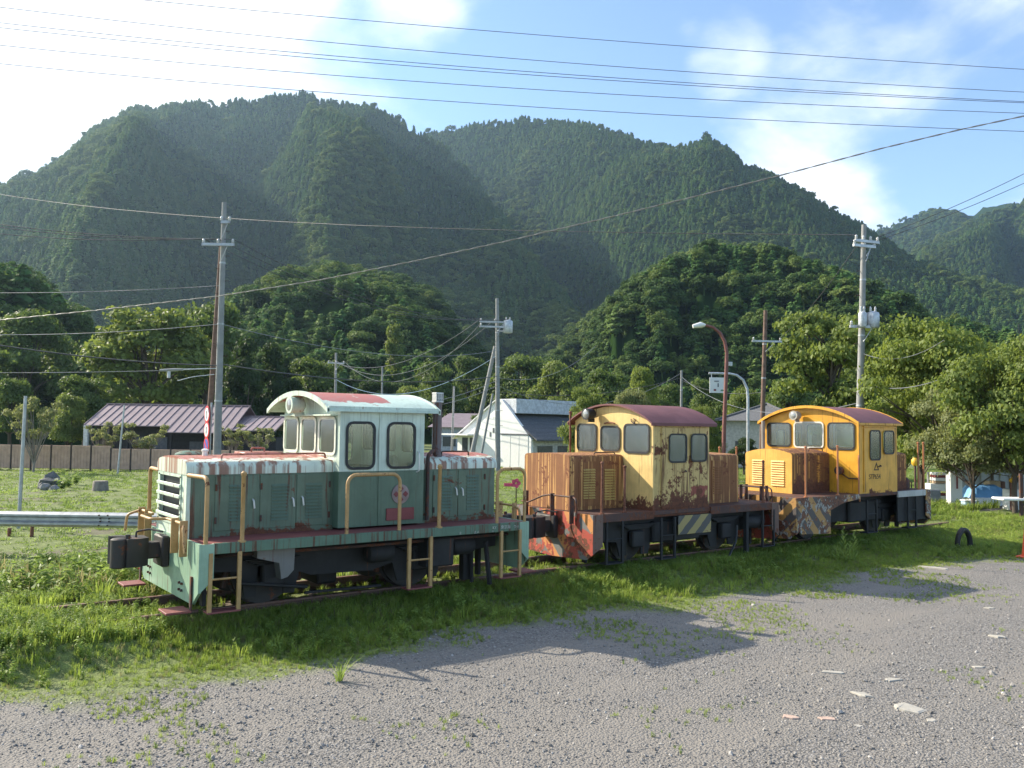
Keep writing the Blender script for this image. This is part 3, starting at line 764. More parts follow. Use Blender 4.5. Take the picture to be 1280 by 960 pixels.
# ================================================================== green and mint locomotive
G = Loco('diesel_locomotive', (0, 0, -.25), 'green and mint diesel shunting locomotive with ochre handrails, nearest the camera')
YN, YF, L1, DZ = -1.41, 1.16, 4.76, .90
HN, HF = -.777, .493
G.part('deck', P1_DECK, lambda b: b.cbox(.02, L1 - .02, YN + .02, YF - .02, .83, DZ, .006), smooth=None)
for y0, y1 in ((YN, YN + .05), (YF - .05, YF)):
    G.part('side_sill', P1_SILL, lambda b: b.cbox(.16, L1 - .16, y0, y1, .785, DZ + .008, .004), smooth=None)
for x0, x1, sx in ((0, .035, 1), (L1 - .035, L1, -1)):
    eb = G.part('end_beam', P1_BEAM, lambda b: b.poly([(YN, DZ + .006), (YN, .36), (-1.20, .20), (.95, .18), (YF, .36), (YF, DZ + .006)], 'yz', x0, x1), smooth=None)
    for y0 in (YN, YF - .03):
        xa, xb = (x0 + .002, x0 + .17) if sx > 0 else (x1 - .17, x1 - .002)
        pts = [(xa, DZ + .004), (xa, .36), (xa + .03, .37), (xb, .50), (xb, DZ + .004)] if sx > 0 else [(xb, DZ + .004), (xb, .36), (xb - .03, .37), (xa, .50), (xa, DZ + .004)]
        G.part('gusset_plate', P1_BEAM, lambda b: b.poly(pts, 'xz', y0 - .003, y0 + .028), eb, None)
    xx_ = x0 - .012 if sx > 0 else x1 + .012
    for yc in (.66, -.76):
        for dy in (-.05, .05):
            for dz in (.30, .38): G.part('bolt', DARKRAIL, lambda b: b.lathe([(.016, -.012), (.016, .012), (.008, .016)], (xx_, yc + dy, dz), 'x', 6), eb, None)
    for ya in (-1.24, .78):
        st = G.part('shunter_step', P1_DECK, lambda b: b.cbox(*( (xx_ - .28, xx_ - .0) if sx > 0 else (xx_, xx_ + .28)), ya, ya + .33, .115, .14, .004), smooth=None)
        hy = ya + .02 if ya < 0 else ya + .28
        G.part('step_hanger', DARKRAIL, lambda b: b.cbox(xx_ - .012, xx_ + .010, hy, hy + .05, .12, .52, .002), st, None)
    # uncoupling gear
    xb_ = x0 - .055 if sx > 0 else x1 + .055
    ul = G.part('uncoupling_lever', P1_RAIL, lambda b: b.tube(bend([(xb_ - sx*.02, -1.12, .78), (xb_ - sx*.03, -1.06, 1.05), (xb_, -.98, 1.10), (xb_, -.30, 1.10), (xb_ - sx*.18, -.2, 1.10), (xb_ - sx*.18, .25, 1.10), (xb_, .35, 1.10), (xb_, 1.0, 1.10), (xb_ - sx*.16, 1.06, 1.04), (xb_ - sx*.18, 1.06, .82)], .05), .018, 8))
    for yb in (-.98, -.62, .62, .95):
        G.part('lever_bracket', P1_RAIL, lambda b: b.cbox(xb_ - .045, xb_ + .045, yb - .010, yb + .010, .72, 1.14, .004), ul, None)
G.coupler(0, -1, -.05, .70); G.coupler(L1, 1, -.05, .70)
# long hood
HX0, HX1 = .04, 1.92
def hood_section(yn, yf, z0, zs, zt, r=.09, n=5, crown=.05):
    pts = [(yn, z0), (yn, zs)]
    for k in range(1, n+1):
        a = math.pi - k*math.pi/2/n; pts.append((yn + r + r*math.cos(a), zt - crown - r + r*math.sin(a)))
    yc = (yn + yf)/2
    for k in range(1, 8): y_ = yn + r + (yf - yn - 2*r)*k/8; pts.append((y_, zt - crown*((y_ - yc)/((yf - yn)/2 - r))**2))
    for k in range(0, n+1):
        a = math.pi/2 - k*math.pi/2/n; pts.append((yf - r + r*math.cos(a), zt - crown - r + r*math.sin(a)))
    pts += [(yf, zs), (yf, z0)]; return pts
G.part('hood_body', P1_BODY, lambda b: b.poly([(HN, .90), (HN, 1.70), (HF, 1.70), (HF, .90)], 'yz', HX0 + .03, HX1 + .005), smooth=None)
# front panel with the radiator opening
fy0, fy1, fz0, fz1 = -.55, .36, 1.06, 1.625
fp = G.part('radiator_panel', P1_FRONT, lambda b: b.poly([(HN, .90), (HN, 1.70), (HF, 1.70), (HF, .90)], 'yz', HX0 - .02, HX0 + .028, [[(fy0, fz0), (fy1, fz0), (fy1, fz1), (fy0, fz1)]]), smooth=None)
G.part('radiator_core', RUBBER, lambda b: b.box(HX0 + .018, HX0 + .0285, fy0 + .001, fy1 - .001, fz0 + .001, fz1 - .001), fp, None)
fr = G.part('radiator_frame', P1_FRONT, lambda b: b.poly([(fy0 - .03, fz0 - .03), (fy1 + .03, fz0 - .03), (fy1 + .03, fz1 + .03), (fy0 - .03, fz1 + .03)], 'yz', HX0 - .032, HX0 - .021, [[(fy0 + .006, fz0 + .006), (fy1 - .006, fz0 + .006), (fy1 - .006, fz1 - .006), (fy0 + .006, fz1 - .006)]]), fp, None)
for z in (1.515, 1.387, 1.258, 1.129):
    G.part('grille_slat', P1_FRONT, lambda b: b.cbox(HX0 - .058, HX0 - .034, fy0 - .055, fy1 + .055, z - .022, z + .022, .006), fp, None)
for z in np.linspace(fz0, fz1, 6):
    for y in (fy0 - .016, fy1 + .016): G.part('bolt', DARKRAIL, lambda b: b.lathe([(.010, -.042), (.010, -.033)], (HX0, y, z), 'x', 6), fr, None)
G.part('hood_cover', P1_COVER, lambda b: b.poly(hood_section(HN - .014, HF + .014, 1.66, 1.74, 1.875), 'yz', HX0 - .03, HX1 + .01), smooth=40)
for (x0, x1, lv, hd) in ((.36, .875, (.53, .70, 1.08, 1.54, 11), (.83, 1.28)), (.925, 1.395, (1.07, 1.30, 1.06, 1.53, 11), (1.35, 1.28)), (1.41, 1.875, (1.53, 1.76, 1.06, 1.53, 11), (1.48, 1.29))):
    G.hdoor(x0, x1, .97, 1.64, HN, P1_BODY, lv, hd, [(x0 + .012 if hd[0] > (x0+x1)/2 else x1 - .012, z) for z in (1.10, 1.50)])
pr = G.part('hood_grab_rail', P1_COVER, lambda b: b.tube(bend([(.46, HN + .10, 1.83), (.46, HN + .10, 1.90), (1.84, HN + .10, 1.905), (1.84, HN + .10, 1.84)], .03), .013, 8))
G.part('radiator_cap', P1_SILL, lambda b: b.lathe([(.17, -.02), (.16, .03), (.10, .06), (.02, .07)], (.30, .18, 1.855), 'z', 16))
G.part('filler_cap', CHROME, lambda b: b.lathe([(.035, -.02), (.035, .06), (.045, .06), (.045, .085), (.02, .095)], (.40, -.22, 1.865), 'z', 12))
G.part('roof_hatch', P1_COVER, lambda b: (b.cbox(.95, 1.45, -.18, .30, 1.86, 1.905, .01), b.tube(bend([(1.1, .05, 1.90), (1.1, .05, 1.96), (1.28, .05, 1.96), (1.28, .05, 1.90)], .02), .012, 6)))
# cab
C0, C1, CN, CF = 1.92, 3.22, -.947, .95
zt = 2.53
FW = [(-.83, -.33), (-.20, .28), (.41, .90)]
front_o = [(CN, .93), (CN, zt), (-.5, 2.66), (0, 2.70), (.5, 2.66), (CF, zt), (CF, .93)]
wz0, wz1 = 1.905, 2.37
cf = G.part('cab_front_wall', P1_CAB, lambda b: b.poly(front_o, 'yz', C0, C0 + .035, [rrect(a, c, wz0, wz1, .07) for a, c in FW]), smooth=None)
cr = G.part('cab_rear_wall', P1_CAB, lambda b: b.poly(front_o, 'yz', C1 - .035, C1, [rrect(a, c, wz0, wz1, .07) for a, c in FW]), smooth=None)
CREAM = simple('cream_window_trim', (.62, .63, .52), .5)
for a, c in FW:
    G.window('x', a, c, wz0, wz1, C0, -1, .07, CREAM, GLASS1, .03); G.window('x', a, c, wz0, wz1, C1, 1, .07, RUBBER, GLASS1)
SW = [(2.025, 2.42), (2.64, 3.05)]
for y0, y1, sg in ((CN, CN + .03, -1), (CF - .03, CF, 1)):
    for k, (xa, xb) in enumerate(((C0 + .036, 2.507), (2.513, C1 - .036))):
        dw = G.part('cab_side_panel' if k == 0 else 'cab_door', P1_CAB, lambda b: b.poly([(xa, .93), (xa, zt - .01), (xb, zt - .01), (xb, .93)], 'xz', y0, y1, [rrect(SW[k][0], SW[k][1], 1.715, 2.315, .085)]), smooth=None)
        if k and sg < 0: G.part('door_handle', CHROME, lambda b: b.tube(bend([(3.12, CN, 1.93), (3.12, CN - .04, 1.90), (3.12, CN - .04, 1.66), (3.10, CN, 1.64)], .02), .010, 6), dw)
        G.window('y', SW[k][0], SW[k][1], 1.715, 2.315, CN if sg < 0 else CF, sg, .085, RUBBER, GLASS1, .024)
G.part('door_seam_strip', P1_CAB, lambda b: b.cbox(2.500, 2.522, CN - .012, CN - .001, .95, 2.49, .003), smooth=None)
G.part('rain_gutter', RAILIRON, lambda b: b.cbox(1.97, 3.24, CN - .045, CN - .002, 2.475, 2.50, .004), smooth=None)
G.part('cab_floor', DARK, lambda b: b.box(C0 + .04, C1 - .04, CN + .035, CF - .035, .93, .98), smooth=None)
G.part('control_desk', CABIN, lambda b: (b.cbox(C0 + .06, C0 + .42, -.55, .55, .985, 1.72, .02), b.lathe([(.13, 0), (.14, .05), (.09, .09)], (C0 + .26, .30, 1.72), 'z', 14)))
G.part('driver_seat', CABIN, lambda b: (b.cbox(2.62, 3.0, -.6, -.15, 1.35, 1.45, .03), b.cbox(2.93, 3.02, -.6, -.15, 1.45, 1.86, .03), b.cyl((2.8, -.38, .985), (2.8, -.38, 1.35), .05)))
G.roof(1.70, 3.42, CN - .09, CF + .12, 2.50, 2.745, .035, P1_ROOF, P1_FRONT)
G.part('eave_band', P1_FRONT, lambda b: b.cbox(1.72, 3.40, CN - .085, CN - .05, 2.47, 2.535, .004), smooth=None)
G.part('eave_band', P1_FRONT, lambda b: b.cbox(1.72, 3.40, CF + .08, CF + .115, 2.47, 2.535, .004), smooth=None)
G.headlight(1.86, .10, 2.56, .115, -1, P1_FRONT)
G.part('cab_front_visor', P1_FRONT, lambda b: b.cbox(C0 - .10, C0 - .001, -.86, .88, 2.405, 2.425, .004), smooth=None)
em = G.part('emblem_disc', simple('emblem_grey', (.30, .22, .20), .6), lambda b: b.lathe([(.135, 0), (.135, -.016), (.125, -.020), (.004, -.020)], (2.845, CN - .002, 1.345), 'y', 24))
RED = rusty('faded_red_enamel', (.20, .036, .036), .15, .1, rough=.5)
for k in range(4):
    a0 = math.pi/4 + k*math.pi/2 - math.pi/4
    G.part('emblem_petal', RED, lambda b: b.poly([(2.845 + .03*math.cos(a0), 1.345 + .03*math.sin(a0)), (2.845 + .085*math.cos(a0 - .5), 1.345 + .085*math.sin(a0 - .5)), (2.845 + .115*math.cos(a0), 1.345 + .115*math.sin(a0)), (2.845 + .085*math.cos(a0 + .5), 1.345 + .085*math.sin(a0 + .5))], 'xz', CN - .030, CN - .023), em, None)
G.part('number_plate', RED, lambda b: b.cbox(2.63, 3.065, CN - .022, CN - .001, .99, 1.155, .004), smooth=None)
# rear hood
G.part('hood_body', P1_BODY, lambda b: b.poly([(HN, .90), (HN, 1.70), (HF, 1.70), (HF, .90)], 'yz', C1 + .003, 4.58), smooth=None)
def rcov(b):
    b.poly(hood_section(HN - .012, HF + .012, 1.665, 1.74, 1.885, .12), 'yz', C1 + .004, 4.61)
G.part('hood_cover', P1_COVER, rcov, smooth=40)
for (x0, x1, lv, hd) in ((3.48, 3.90, (3.62, 3.80, 1.06, 1.58, 11), (3.86, 1.33)), (3.915, 4.40, (4.06, 4.28, 1.05, 1.58, 11), (3.97, 1.32))):
    G.hdoor(x0, x1, .97, 1.645, HN, P1_BODY, lv, hd, [(x0 + .012 if hd[0] > (x0+x1)/2 else x1 - .012, z) for z in (1.08, 1.54)])
G.part('hood_grab_rail', DARKRAIL, lambda b: b.tube(bend([(3.72, HN + .16, 1.85), (3.72, HN + .16, 1.915), (4.2, HN + .16, 1.915), (4.2, HN + .16, 1.85)], .03), .012, 6))
ex = G.part('exhaust_stack', rusty('burnt_exhaust_steel', (.16, .13, .12), .55, .45, rough=.7), lambda b: (b.tube([(3.66, -.62, 1.78), (3.69, -.52, 1.95), (3.71, -.5, 2.02), (3.71, -.5, 2.64)], .068, 14), b.lathe([(.075, 0), (.075, .05)], (3.71, -.5, 2.45), 'z', 14)))
G.part('exhaust_cap', simple('pale_perforated_cap', (.50, .50, .47), .5), lambda b: (b.cbox(3.645, 3.775, -.565, -.435, 2.64, 2.665, .004), b.cbox(3.645, 3.775, -.565, -.435, 2.765, 2.79, .004), *[b.box(3.65 + k*.028, 3.662 + k*.028, -.56, -.44, 2.665, 2.765) for k in range(5)], b.box(3.652, 3.768, -.555, -.445, 2.70, 2.712), b.box(3.652, 3.768, -.555, -.445, 2.735, 2.745)), ex, None)
G.part('drain_pipe', DARKRAIL, lambda b: b.tube(bend([(3.36, HN - .05, .95), (3.36, HN - .05, 1.86), (3.50, HN + .08, 1.92), (3.64, -.56, 1.92)], .05), .028, 8))
# handrails
yr = YN + .035
for s_ in (1, -1):
    yy = yr if s_ > 0 else YF - .035
    hy = HN - .02 if s_ > 0 else HF + .02
    G.part('handrail', P1_RAIL, lambda b: b.tube(bend([(.08, yy, .88), (.08, yy, 1.66), (.035, hy, 1.66)], .10), .026, 10))
    G.part('handrail', P1_RAIL, lambda b: b.tube(tube_arch(1.84, 2.60, yy, .88, 1.65), .024, 10))
    G.part('handrail', P1_RAIL, lambda b: b.tube(tube_arch(4.20, 4.70, yy, .88, 1.68), .024, 10))
    for xp, zp in ((.50, 1.70), (3.22, 1.74)):
        G.part('handrail_post', P1_RAIL, lambda b: b.lathe([(.05, .90 - zp), (.05, .92 - zp), (.026, .925 - zp), (.026, -.03), (.034, -.02), (.034, .01), (.012, .03)], (xp, yy, zp), 'z', 10))
for xa, xb in ((.11, .49), (2.72, 3.10), (4.24, 4.62)):
    for yy in (YN - .004, YF - .02):
        G.ladder(xa, xb, yy, .13, .80, [.50], P1_RAIL, P1_DECK)
# running gear
for y in (-.55, .55):
    sy = -1 if y < 0 else 1
    ya, yb = (y - .30, y - .27) if sy < 0 else (y + .27, y + .30)
    G.part('frame_plate', BLACK, lambda b: b.poly([(.20, .83), (.20, .50), (.68, .46), (.74, .14), (.88, .14), (.90, .56), (1.22, .56), (1.24, .14), (1.38, .14), (1.44, .40), (1.6, .34), (2.48, .32), (2.80, .40), (2.88, .14), (3.02, .14), (3.04, .56), (3.36, .56), (3.38, .14), (3.52, .14), (3.60, .44), (4.3, .48), (4.56, .50), (4.56, .83)], 'xz', ya, yb), smooth=None)
    for xw in (1.06, 3.20):
        G.wheel(xw, y)
        ab = G.part('axle_box', BLACK, lambda b: b.cbox(xw - .14, xw + .14, *((ya - .13, ya - .001) if sy < 0 else (yb + .001, yb + .13)), .28, .56, .02), smooth=None)
        G.part('leaf_spring', BLACK, lambda b: [b.cbox(xw - .36 + .05*k, xw + .36 - .05*k, *((ya - .10, ya - .02) if sy < 0 else (yb + .02, yb + .10)), .60 - .022*k, .618 - .022*k, .003) for k in range(4)], ab, None)
for xw in (1.06, 3.20): G.part('axle', BLACK, lambda b: b.cyl((xw, -.5, .42), (xw, .5, .42), .07))
G.part('air_tank', rusty('grey_tank_paint', (.16, .16, .155), .25, .2), lambda b: b.poly([(.77, .80), (.77, .66), (1.05, .58), (1.08, .38), (1.16, .40), (1.24, .48), (1.25, .80)], 'xz', -1.16, -.98), smooth=None)
G.part('brake_rod', BLACK, lambda b: b.tube([(.62, -.98, .35), (1.5, -.98, .22)], .025, 6))
G.part('gearbox', BLACK, lambda b: b.cbox(1.92, 2.22, -.35, .35, .10, .6, .03))
G.part('brake_rod', BLACK, lambda b: b.tube([(1.5, -.9, .13), (2.6, -.9, .11)], .02, 6))
G.part('frame_stay', BLACK, lambda b: b.cbox(3.95, 4.12, -.9, -.78, .05, .6, .01))
G.part('sand_pipe', BLACK, lambda b: b.tube([(4.05, -.95, .6), (4.07, -.95, .02)], .03, 6))
G.part('sand_pipe', BLACK, lambda b: b.tube([(4.2, -1.1, .62), (4.25, -1.15, .0)], .04, 6))
for yg in (-.45, .35): G.part('underframe_beam', BLACK, lambda b: b.cbox(.1, L1 - .1, yg, yg + .1, .46, .825, .01), smooth=None)
for xa_, xb2 in ((2.30, 2.70), (3.62, 4.02)): G.part('air_reservoir', BLACK, lambda b: b.lathe([(.03, 0), (.11, .02), (.13, .06), (.13, xb2 - xa_ - .06), (.11, xb2 - xa_ - .02), (.03, xb2 - xa_)], (xa_, -1.03, .58), 'x', 16))
G.part('battery_box', BLACK, lambda b: b.cbox(3.14, 3.58, -1.22, -.92, .34, .74, .02), smooth=None)
for xw in (1.06, 3.20):
    for sd in (-1, 1): G.part('brake_shoe', DARKRAIL, lambda b: b.tube([(xw + sd*.50, -.57, .62), (xw + sd*.47, -.57, .42), (xw + sd*.50, -.57, .24)], .04, 8))
G.part('brake_pipe', DARKRAIL, lambda b: b.tube(bend([(.06, -.62, .62), (.5, -1.0, .70), (2.2, -1.12, .70), (4.6, -1.1, .70)], .1), .02, 8))
for xg in (.30, 4.42):
    for yg in (-.56, .56): G.part('rail_guard', BLACK, lambda b: b.cbox(xg, xg + .05, yg - .05, yg + .05, .04, .6, .004), smooth=None)
# ================================================================== the two yellow locomotives
def text_mesh(name, txt, size, mat, parent, loc, rot, ext=.002):
    cu = bpy.data.curves.new(name, 'FONT'); cu.body = txt; cu.size = size; cu.extrude = ext; cu.align_x = 'CENTER'; cu.align_y = 'CENTER'
    o = bpy.data.objects.new(name, cu); COL.objects.link(o)
    dg = bpy.context.evaluated_depsgraph_get()
    me = bpy.data.meshes.new_from_object(o.evaluated_get(dg))
    bpy.data.objects.remove(o, do_unlink=True)
    me.materials.clear()
    q = link(name, me, mat, parent); q.location = loc; q.rotation_euler = rot
    return q
PALE_INK = simple('faded_white_lettering', (.50, .50, .44), .7)
DARK_INK = simple('faded_dark_lettering', (.07, .045, .02), .7)
for txt, x, z, sz in (('KY', 4.13, .865, .055), ('東京局', 4.33, .862, .058), ('ワ-1', 4.52, .858, .050), ('ハ', 4.10, .815, .035), ('止メ', 3.82, .82, .040), ('止', 3.55, .825, .040)):
    text_mesh('sill_lettering', txt, sz, PALE_INK, G.root, (x, YN - .0045, z + .25 - .015), (math.pi/2, 0, 0))

def yellow_loco(name, label, P):
    Lc = Loco(name, (P['xb'], 0, -.25), label)
    xb, xe, dz, yn, yf = P['xb'], P['xe'], P['dz'], P['yn'], P['yf']
    c0, c1, cn, cf = P['c0'], P['c1'], P['cn'], P['cf']
    Lc.part('deck', P2_DECK, lambda b: b.cbox(xb + .02, xe - .02, yn + .02, yf - .02, dz - .07, dz, .006), smooth=None)
    for y0, y1, x0_, x1_ in P['sills']:
        Lc.part('side_sill', P['sillmat'], lambda b: b.cbox(x0_, x1_, y0, y1, dz - .13, dz + .006, .004), smooth=None)
    for x0, x1, sx in ((xb, xb + .03, 1), (xe - .03, xe, -1)):
        eb = Lc.part('end_beam', P['beammat'], lambda b: b.poly([(yn, dz + .004), (yn, .24 if P['num'] == 2 else .30), (yn + .14, .14), (0, .10), (yf - .14, .14), (yf, .24), (yf, dz + .004)], 'yz', x0, x1), smooth=None)
        for y0 in (yn, yf - .025):
            pts = [(x0 + .002, dz + .002), (x0 + .002, .24), (x0 + .22, .36), (x0 + .22, dz + .002)] if sx > 0 else [(x1 - .002, dz + .002), (x1 - .002, .24), (x1 - .22, .36), (x1 - .22, dz + .002)]
            Lc.part('gusset_plate', P['gusset'], lambda b: b.poly(pts, 'xz', y0 - .003, y0 + .024), eb, None)
        xl = x0 - .06 if sx > 0 else x1 + .06
        ul = Lc.part('uncoupling_lever', DARKRAIL, lambda b: b.tube(bend([(xl - sx*.02, -.75, .82), (xl - sx*.03, -.74, 1.11), (xl, -.64, 1.14), (xl, -.02, 1.14), (xl, .16, 1.11), (xl - sx*.10, .45, .98), (xl, .75, .98)], .05), .015, 8))
        for yb in (-.60, -.10, .62):
            Lc.part('lever_bracket', DARKRAIL, lambda b: b.cbox(xl - .045, xl + .045, yb - .012, yb + .012, .70, 1.17, .004), ul, None)
        for yg in (-.56, .56):
            Lc.part('rail_guard', BLACK, lambda b: b.cbox(*((x0 + .25, x0 + .30) if sx > 0 else (x1 - .30, x1 - .25)), yg - .045, yg + .045, .03, .5, .004), smooth=None)
    if P['num'] == 2: Lc.coupler(xb, -1, 0, .62)
    Lc.coupler(xe, 1, 0, .62) if P['num'] == 3 else None
    # hoods
    hn, hf, hx0, ht = P['hn'], P['hf'], P['hx0'], P['ht']
    Lc.part('hood', P['hoodmat'], lambda b: b.poly(hood_section(hn, hf, dz, ht - .14, ht, .06, 4, P['crown']), 'yz', hx0 + .02, c0), smooth=35)
    def hfr(b):
        sec = hood_section(hn + .004, hf - .004, dz + .004, ht - .145, ht - .005, .06, 4, P['crown']); b.poly(sec, 'yz', hx0, hx0 + .018)
    hfp = Lc.part('hood_front_panel', P['hoodfront'], hfr, smooth=None)
    for a, c, z0, z1, n in P['front_louvres']: Lc.louvre(a, c, z0, z1, n, hx0 - .001, P['hoodfront'], hfp, .022, 'x')
    for a, c, z0, z1, n in P['side_louvres']:
        pn = Lc.part('hood_door', P['hoodmat'], lambda b: b.cbox(a - .10, c + .10, hn - .010, hn + .004, dz + .06, ht - .13, .003), smooth=None)
        Lc.louvre(a, c, z0, z1, n, hn - .010, P['louvmat'], pn, .020)
    Lc.part('hood_rail', DARKRAIL, lambda b: b.tube(bend([(c0 - .62, hn + .12, ht - .05), (c0 - .58, hn + .12, ht + .02), (c0 - .10, hn + .12, ht + .02), (c0 - .08, hn + .12, ht - .05)], .03), .011, 6))
    rhn, rhf, rx1, rt = P['rhn'], P['rhf'], P['rx1'], P['rht']
    Lc.part('hood', P['hoodmat'], lambda b: b.poly(hood_section(rhn, rhf, dz, rt - .14, rt, .06, 4, P['crown']), 'yz', c1, rx1), smooth=35)
    for a, c, z0, z1, n in P['rear_louvres']:
        pn = Lc.part('hood_door', P['hoodmat'], lambda b: b.cbox(a - .05, c + .05, rhn - .010, rhn + .004, dz + .06, rt - .13, .003), smooth=None)
        Lc.louvre(a, c, z0, z1, n, rhn - .010, P['hoodmat'], pn, .020)
    # cab
    ze, zp, cb = P['eave'], P['peak'], P['cb']
    prof = lambda y: ze + (zp - ze)*max(0, 1 - (y/((cf - cn)/2 + .1) - (cn + cf)/2)**2)**.92 - .04
    fo = [(cn, cb), (cn, prof(cn))] + [(y, prof(y)) for y in np.linspace(cn + .15, cf - .15, 9)] + [(cf, prof(cf)), (cf, cb)]
    for (xa, xbb, sg) in ((c0, c0 + .035, -1), (c1 - .035, c1, 1)):
        w = Lc.part('cab_front_wall' if sg < 0 else 'cab_rear_wall', P['frontmat'], lambda b: b.poly(fo, 'yz', xa, xbb, [rrect(a, c, z0, z1, .075) for a, c, z0, z1, _ in P['fw']]), smooth=None)
        for a, c, z0, z1, gk in P['fw']: Lc.window('x', a, c, z0, z1, c0 if sg < 0 else c1, sg, .075, gk, P['glass'])
    for y0, y1, sg in ((cn, cn + .03, -1), (cf - .03, cf, 1)):
        Lc.part('cab_side_wall', P['bodymat'], lambda b: b.poly([(c0 + .036, cb + .002), (c0 + .036, ze - .03), (c1 - .036, ze - .03), (c1 - .036, cb + .002)], 'xz', y0, y1, [rrect(a, c, z0, z1, .07) for a, c, z0, z1 in P['sw']]), smooth=None)
        a, c, z0, z1 = P['sw'][0]
        for a, c, z0, z1 in P['sw']: Lc.window('y', a, c, z0, z1, cn - .012 if sg < 0 else cf + .012, sg, .07, RUBBER, P['glass'], .02)
        d0, d1, dz0, dz1 = P['door']
        ydr = (cn - .014, cn - .001) if sg < 0 else (cf + .001, cf + .014)
        dr = Lc.part('cab_door', P['bodymat'], lambda b: b.poly([(d0, dz0), (d0, dz1), (d1, dz1), (d1, dz0)], 'xz', ydr[0], ydr[1], [rrect(P['sw'][0][0] - .001, P['sw'][0][1] + .001, P['sw'][0][2] - .001, P['sw'][0][3] + .001, .07)]), smooth=None)
        if sg < 0:
            Lc.part('door_handle', DARKRAIL, lambda b: b.tube(bend([(d1 - .08, cn - .014, 1.56), (d1 - .08, cn - .05, 1.54), (d1 - .20, cn - .05, 1.53)], .02), .012, 6), dr)
            Lc.part('door_track', P['bodymat'], lambda b: b.cbox(d0 - .05, c1 - .05, cn - .03, cn - .001, dz1 + .02, dz1 + .05, .004), smooth=None)
            Lc.part('door_jamb', P['bodymat'], lambda b: b.cbox(d0 - .035, d0 - .008, cn - .020, cn - .001, dz0, dz1, .003), smooth=None)
    Lc.roof(c0 - .10, c1 + .16, cn - .06, cf + .12, ze, zp, .03, P2_ROOF, P['edge'])
    for yg in (cn - .062, cf + .09): Lc.part('eave_strip', P['edge'] or P2_ROOF, lambda b: b.cbox(c0 - .09, c1 + .15, yg, yg + .032, ze - .055, ze - .002, .004), smooth=None)
    Lc.part('cab_floor', DARK, lambda b: b.box(c0 + .04, c1 - .04, cn + .04, cf - .04, dz, dz + .03), smooth=None)
    Lc.part('control_desk', CABIN, lambda b: (b.cbox(c0 + .06, c0 + .40, -.2, .6, dz + .04, 1.75, .02), b.lathe([(.12, 0), (.12, .04), (.07, .07)], (c0 + .22, .2, 1.75), 'z', 12)))
    Lc.headlight(c0 - .06, P['hl'][0], P['hl'][1], .10, -1, P['hlmat'])
    for (x, y, z0, z1) in P['posts']:
        Lc.part('handrail_post', P['postmat'], lambda b: b.lathe([(.045, 0), (.045, .02), (.020, .025), (.020, z1 - z0 - .03), (.030, z1 - z0 - .02), (.030, z1 - z0), (.012, z1 - z0 + .015)], (x, y, z0 - .002), 'z', 10))
    for x0, x1, z0, z1 in P['ladders']: Lc.ladder(x0, x1, yn - .002, z0, z1, [z0 + .39], BLACK, BLACK, .04)
    # running gear
    wx = P['wheels']
    for y in (-.55, .55):
        sy = -1 if y < 0 else 1
        ya, yb = (y - .26, y - .23) if sy < 0 else (y + .23, y + .26)
        Lc.part('frame_plate', BLACK, lambda b: b.poly([(xb + .2, dz - .08), (xb + .2, .42), (wx[0] - .42, .36), (wx[0] - .34, .12), (wx[0] - .17, .12), (wx[0] - .16, .54), (wx[0] + .16, .54), (wx[0] + .17, .12), (wx[0] + .34, .12), (wx[0] + .42, .34), (wx[1] - .42, .34), (wx[1] - .34, .12), (wx[1] - .17, .12), (wx[1] - .16, .54), (wx[1] + .16, .54), (wx[1] + .17, .12), (wx[1] + .34, .12), (wx[1] + .42, .36), (xe - .2, .42), (xe - .2, dz - .08)], 'xz', ya, yb), smooth=None)
        for x in wx:
            Lc.wheel(x, y, .40)
            Lc.part('axle_box', BLACK, lambda b: b.cbox(x - .14, x + .14, *((ya - .12, ya - .001) if sy < 0 else (yb + .001, yb + .12)), .26, .54, .02), smooth=None)
    for x in wx: Lc.part('axle', BLACK, lambda b: b.cyl((x, -.5, .40), (x, .5, .40), .07))
    for yg in (-.42, .32): Lc.part('underframe_beam', BLACK, lambda b: b.cbox(xb + .1, xe - .1, yg, yg + .1, .30, dz - .075, .01), smooth=None)
    Lc.part('fuel_tank', BLACK, lambda b: b.cbox(c0 + .15, c1 - .1, -.90, .85, .30, dz - .2, .03), smooth=None)
    for xa_ in (wx[0] - .2, wx[1] - .25): Lc.part('leaf_spring', BLACK, lambda b: [b.cbox(xa_ - .2 + .05*k, xa_ + .6 - .05*k, -.94, -.86, .64 - .022*k, .658 - .022*k, .003) for k in range(4)], smooth=None)
    Lc.part('air_reservoir', BLACK, lambda b: b.lathe([(.03, 0), (.11, .02), (.13, .06), (.13, .5), (.11, .54), (.03, .56)], (wx[1] + .5, -.9, .52), 'x', 16))
    return Lc

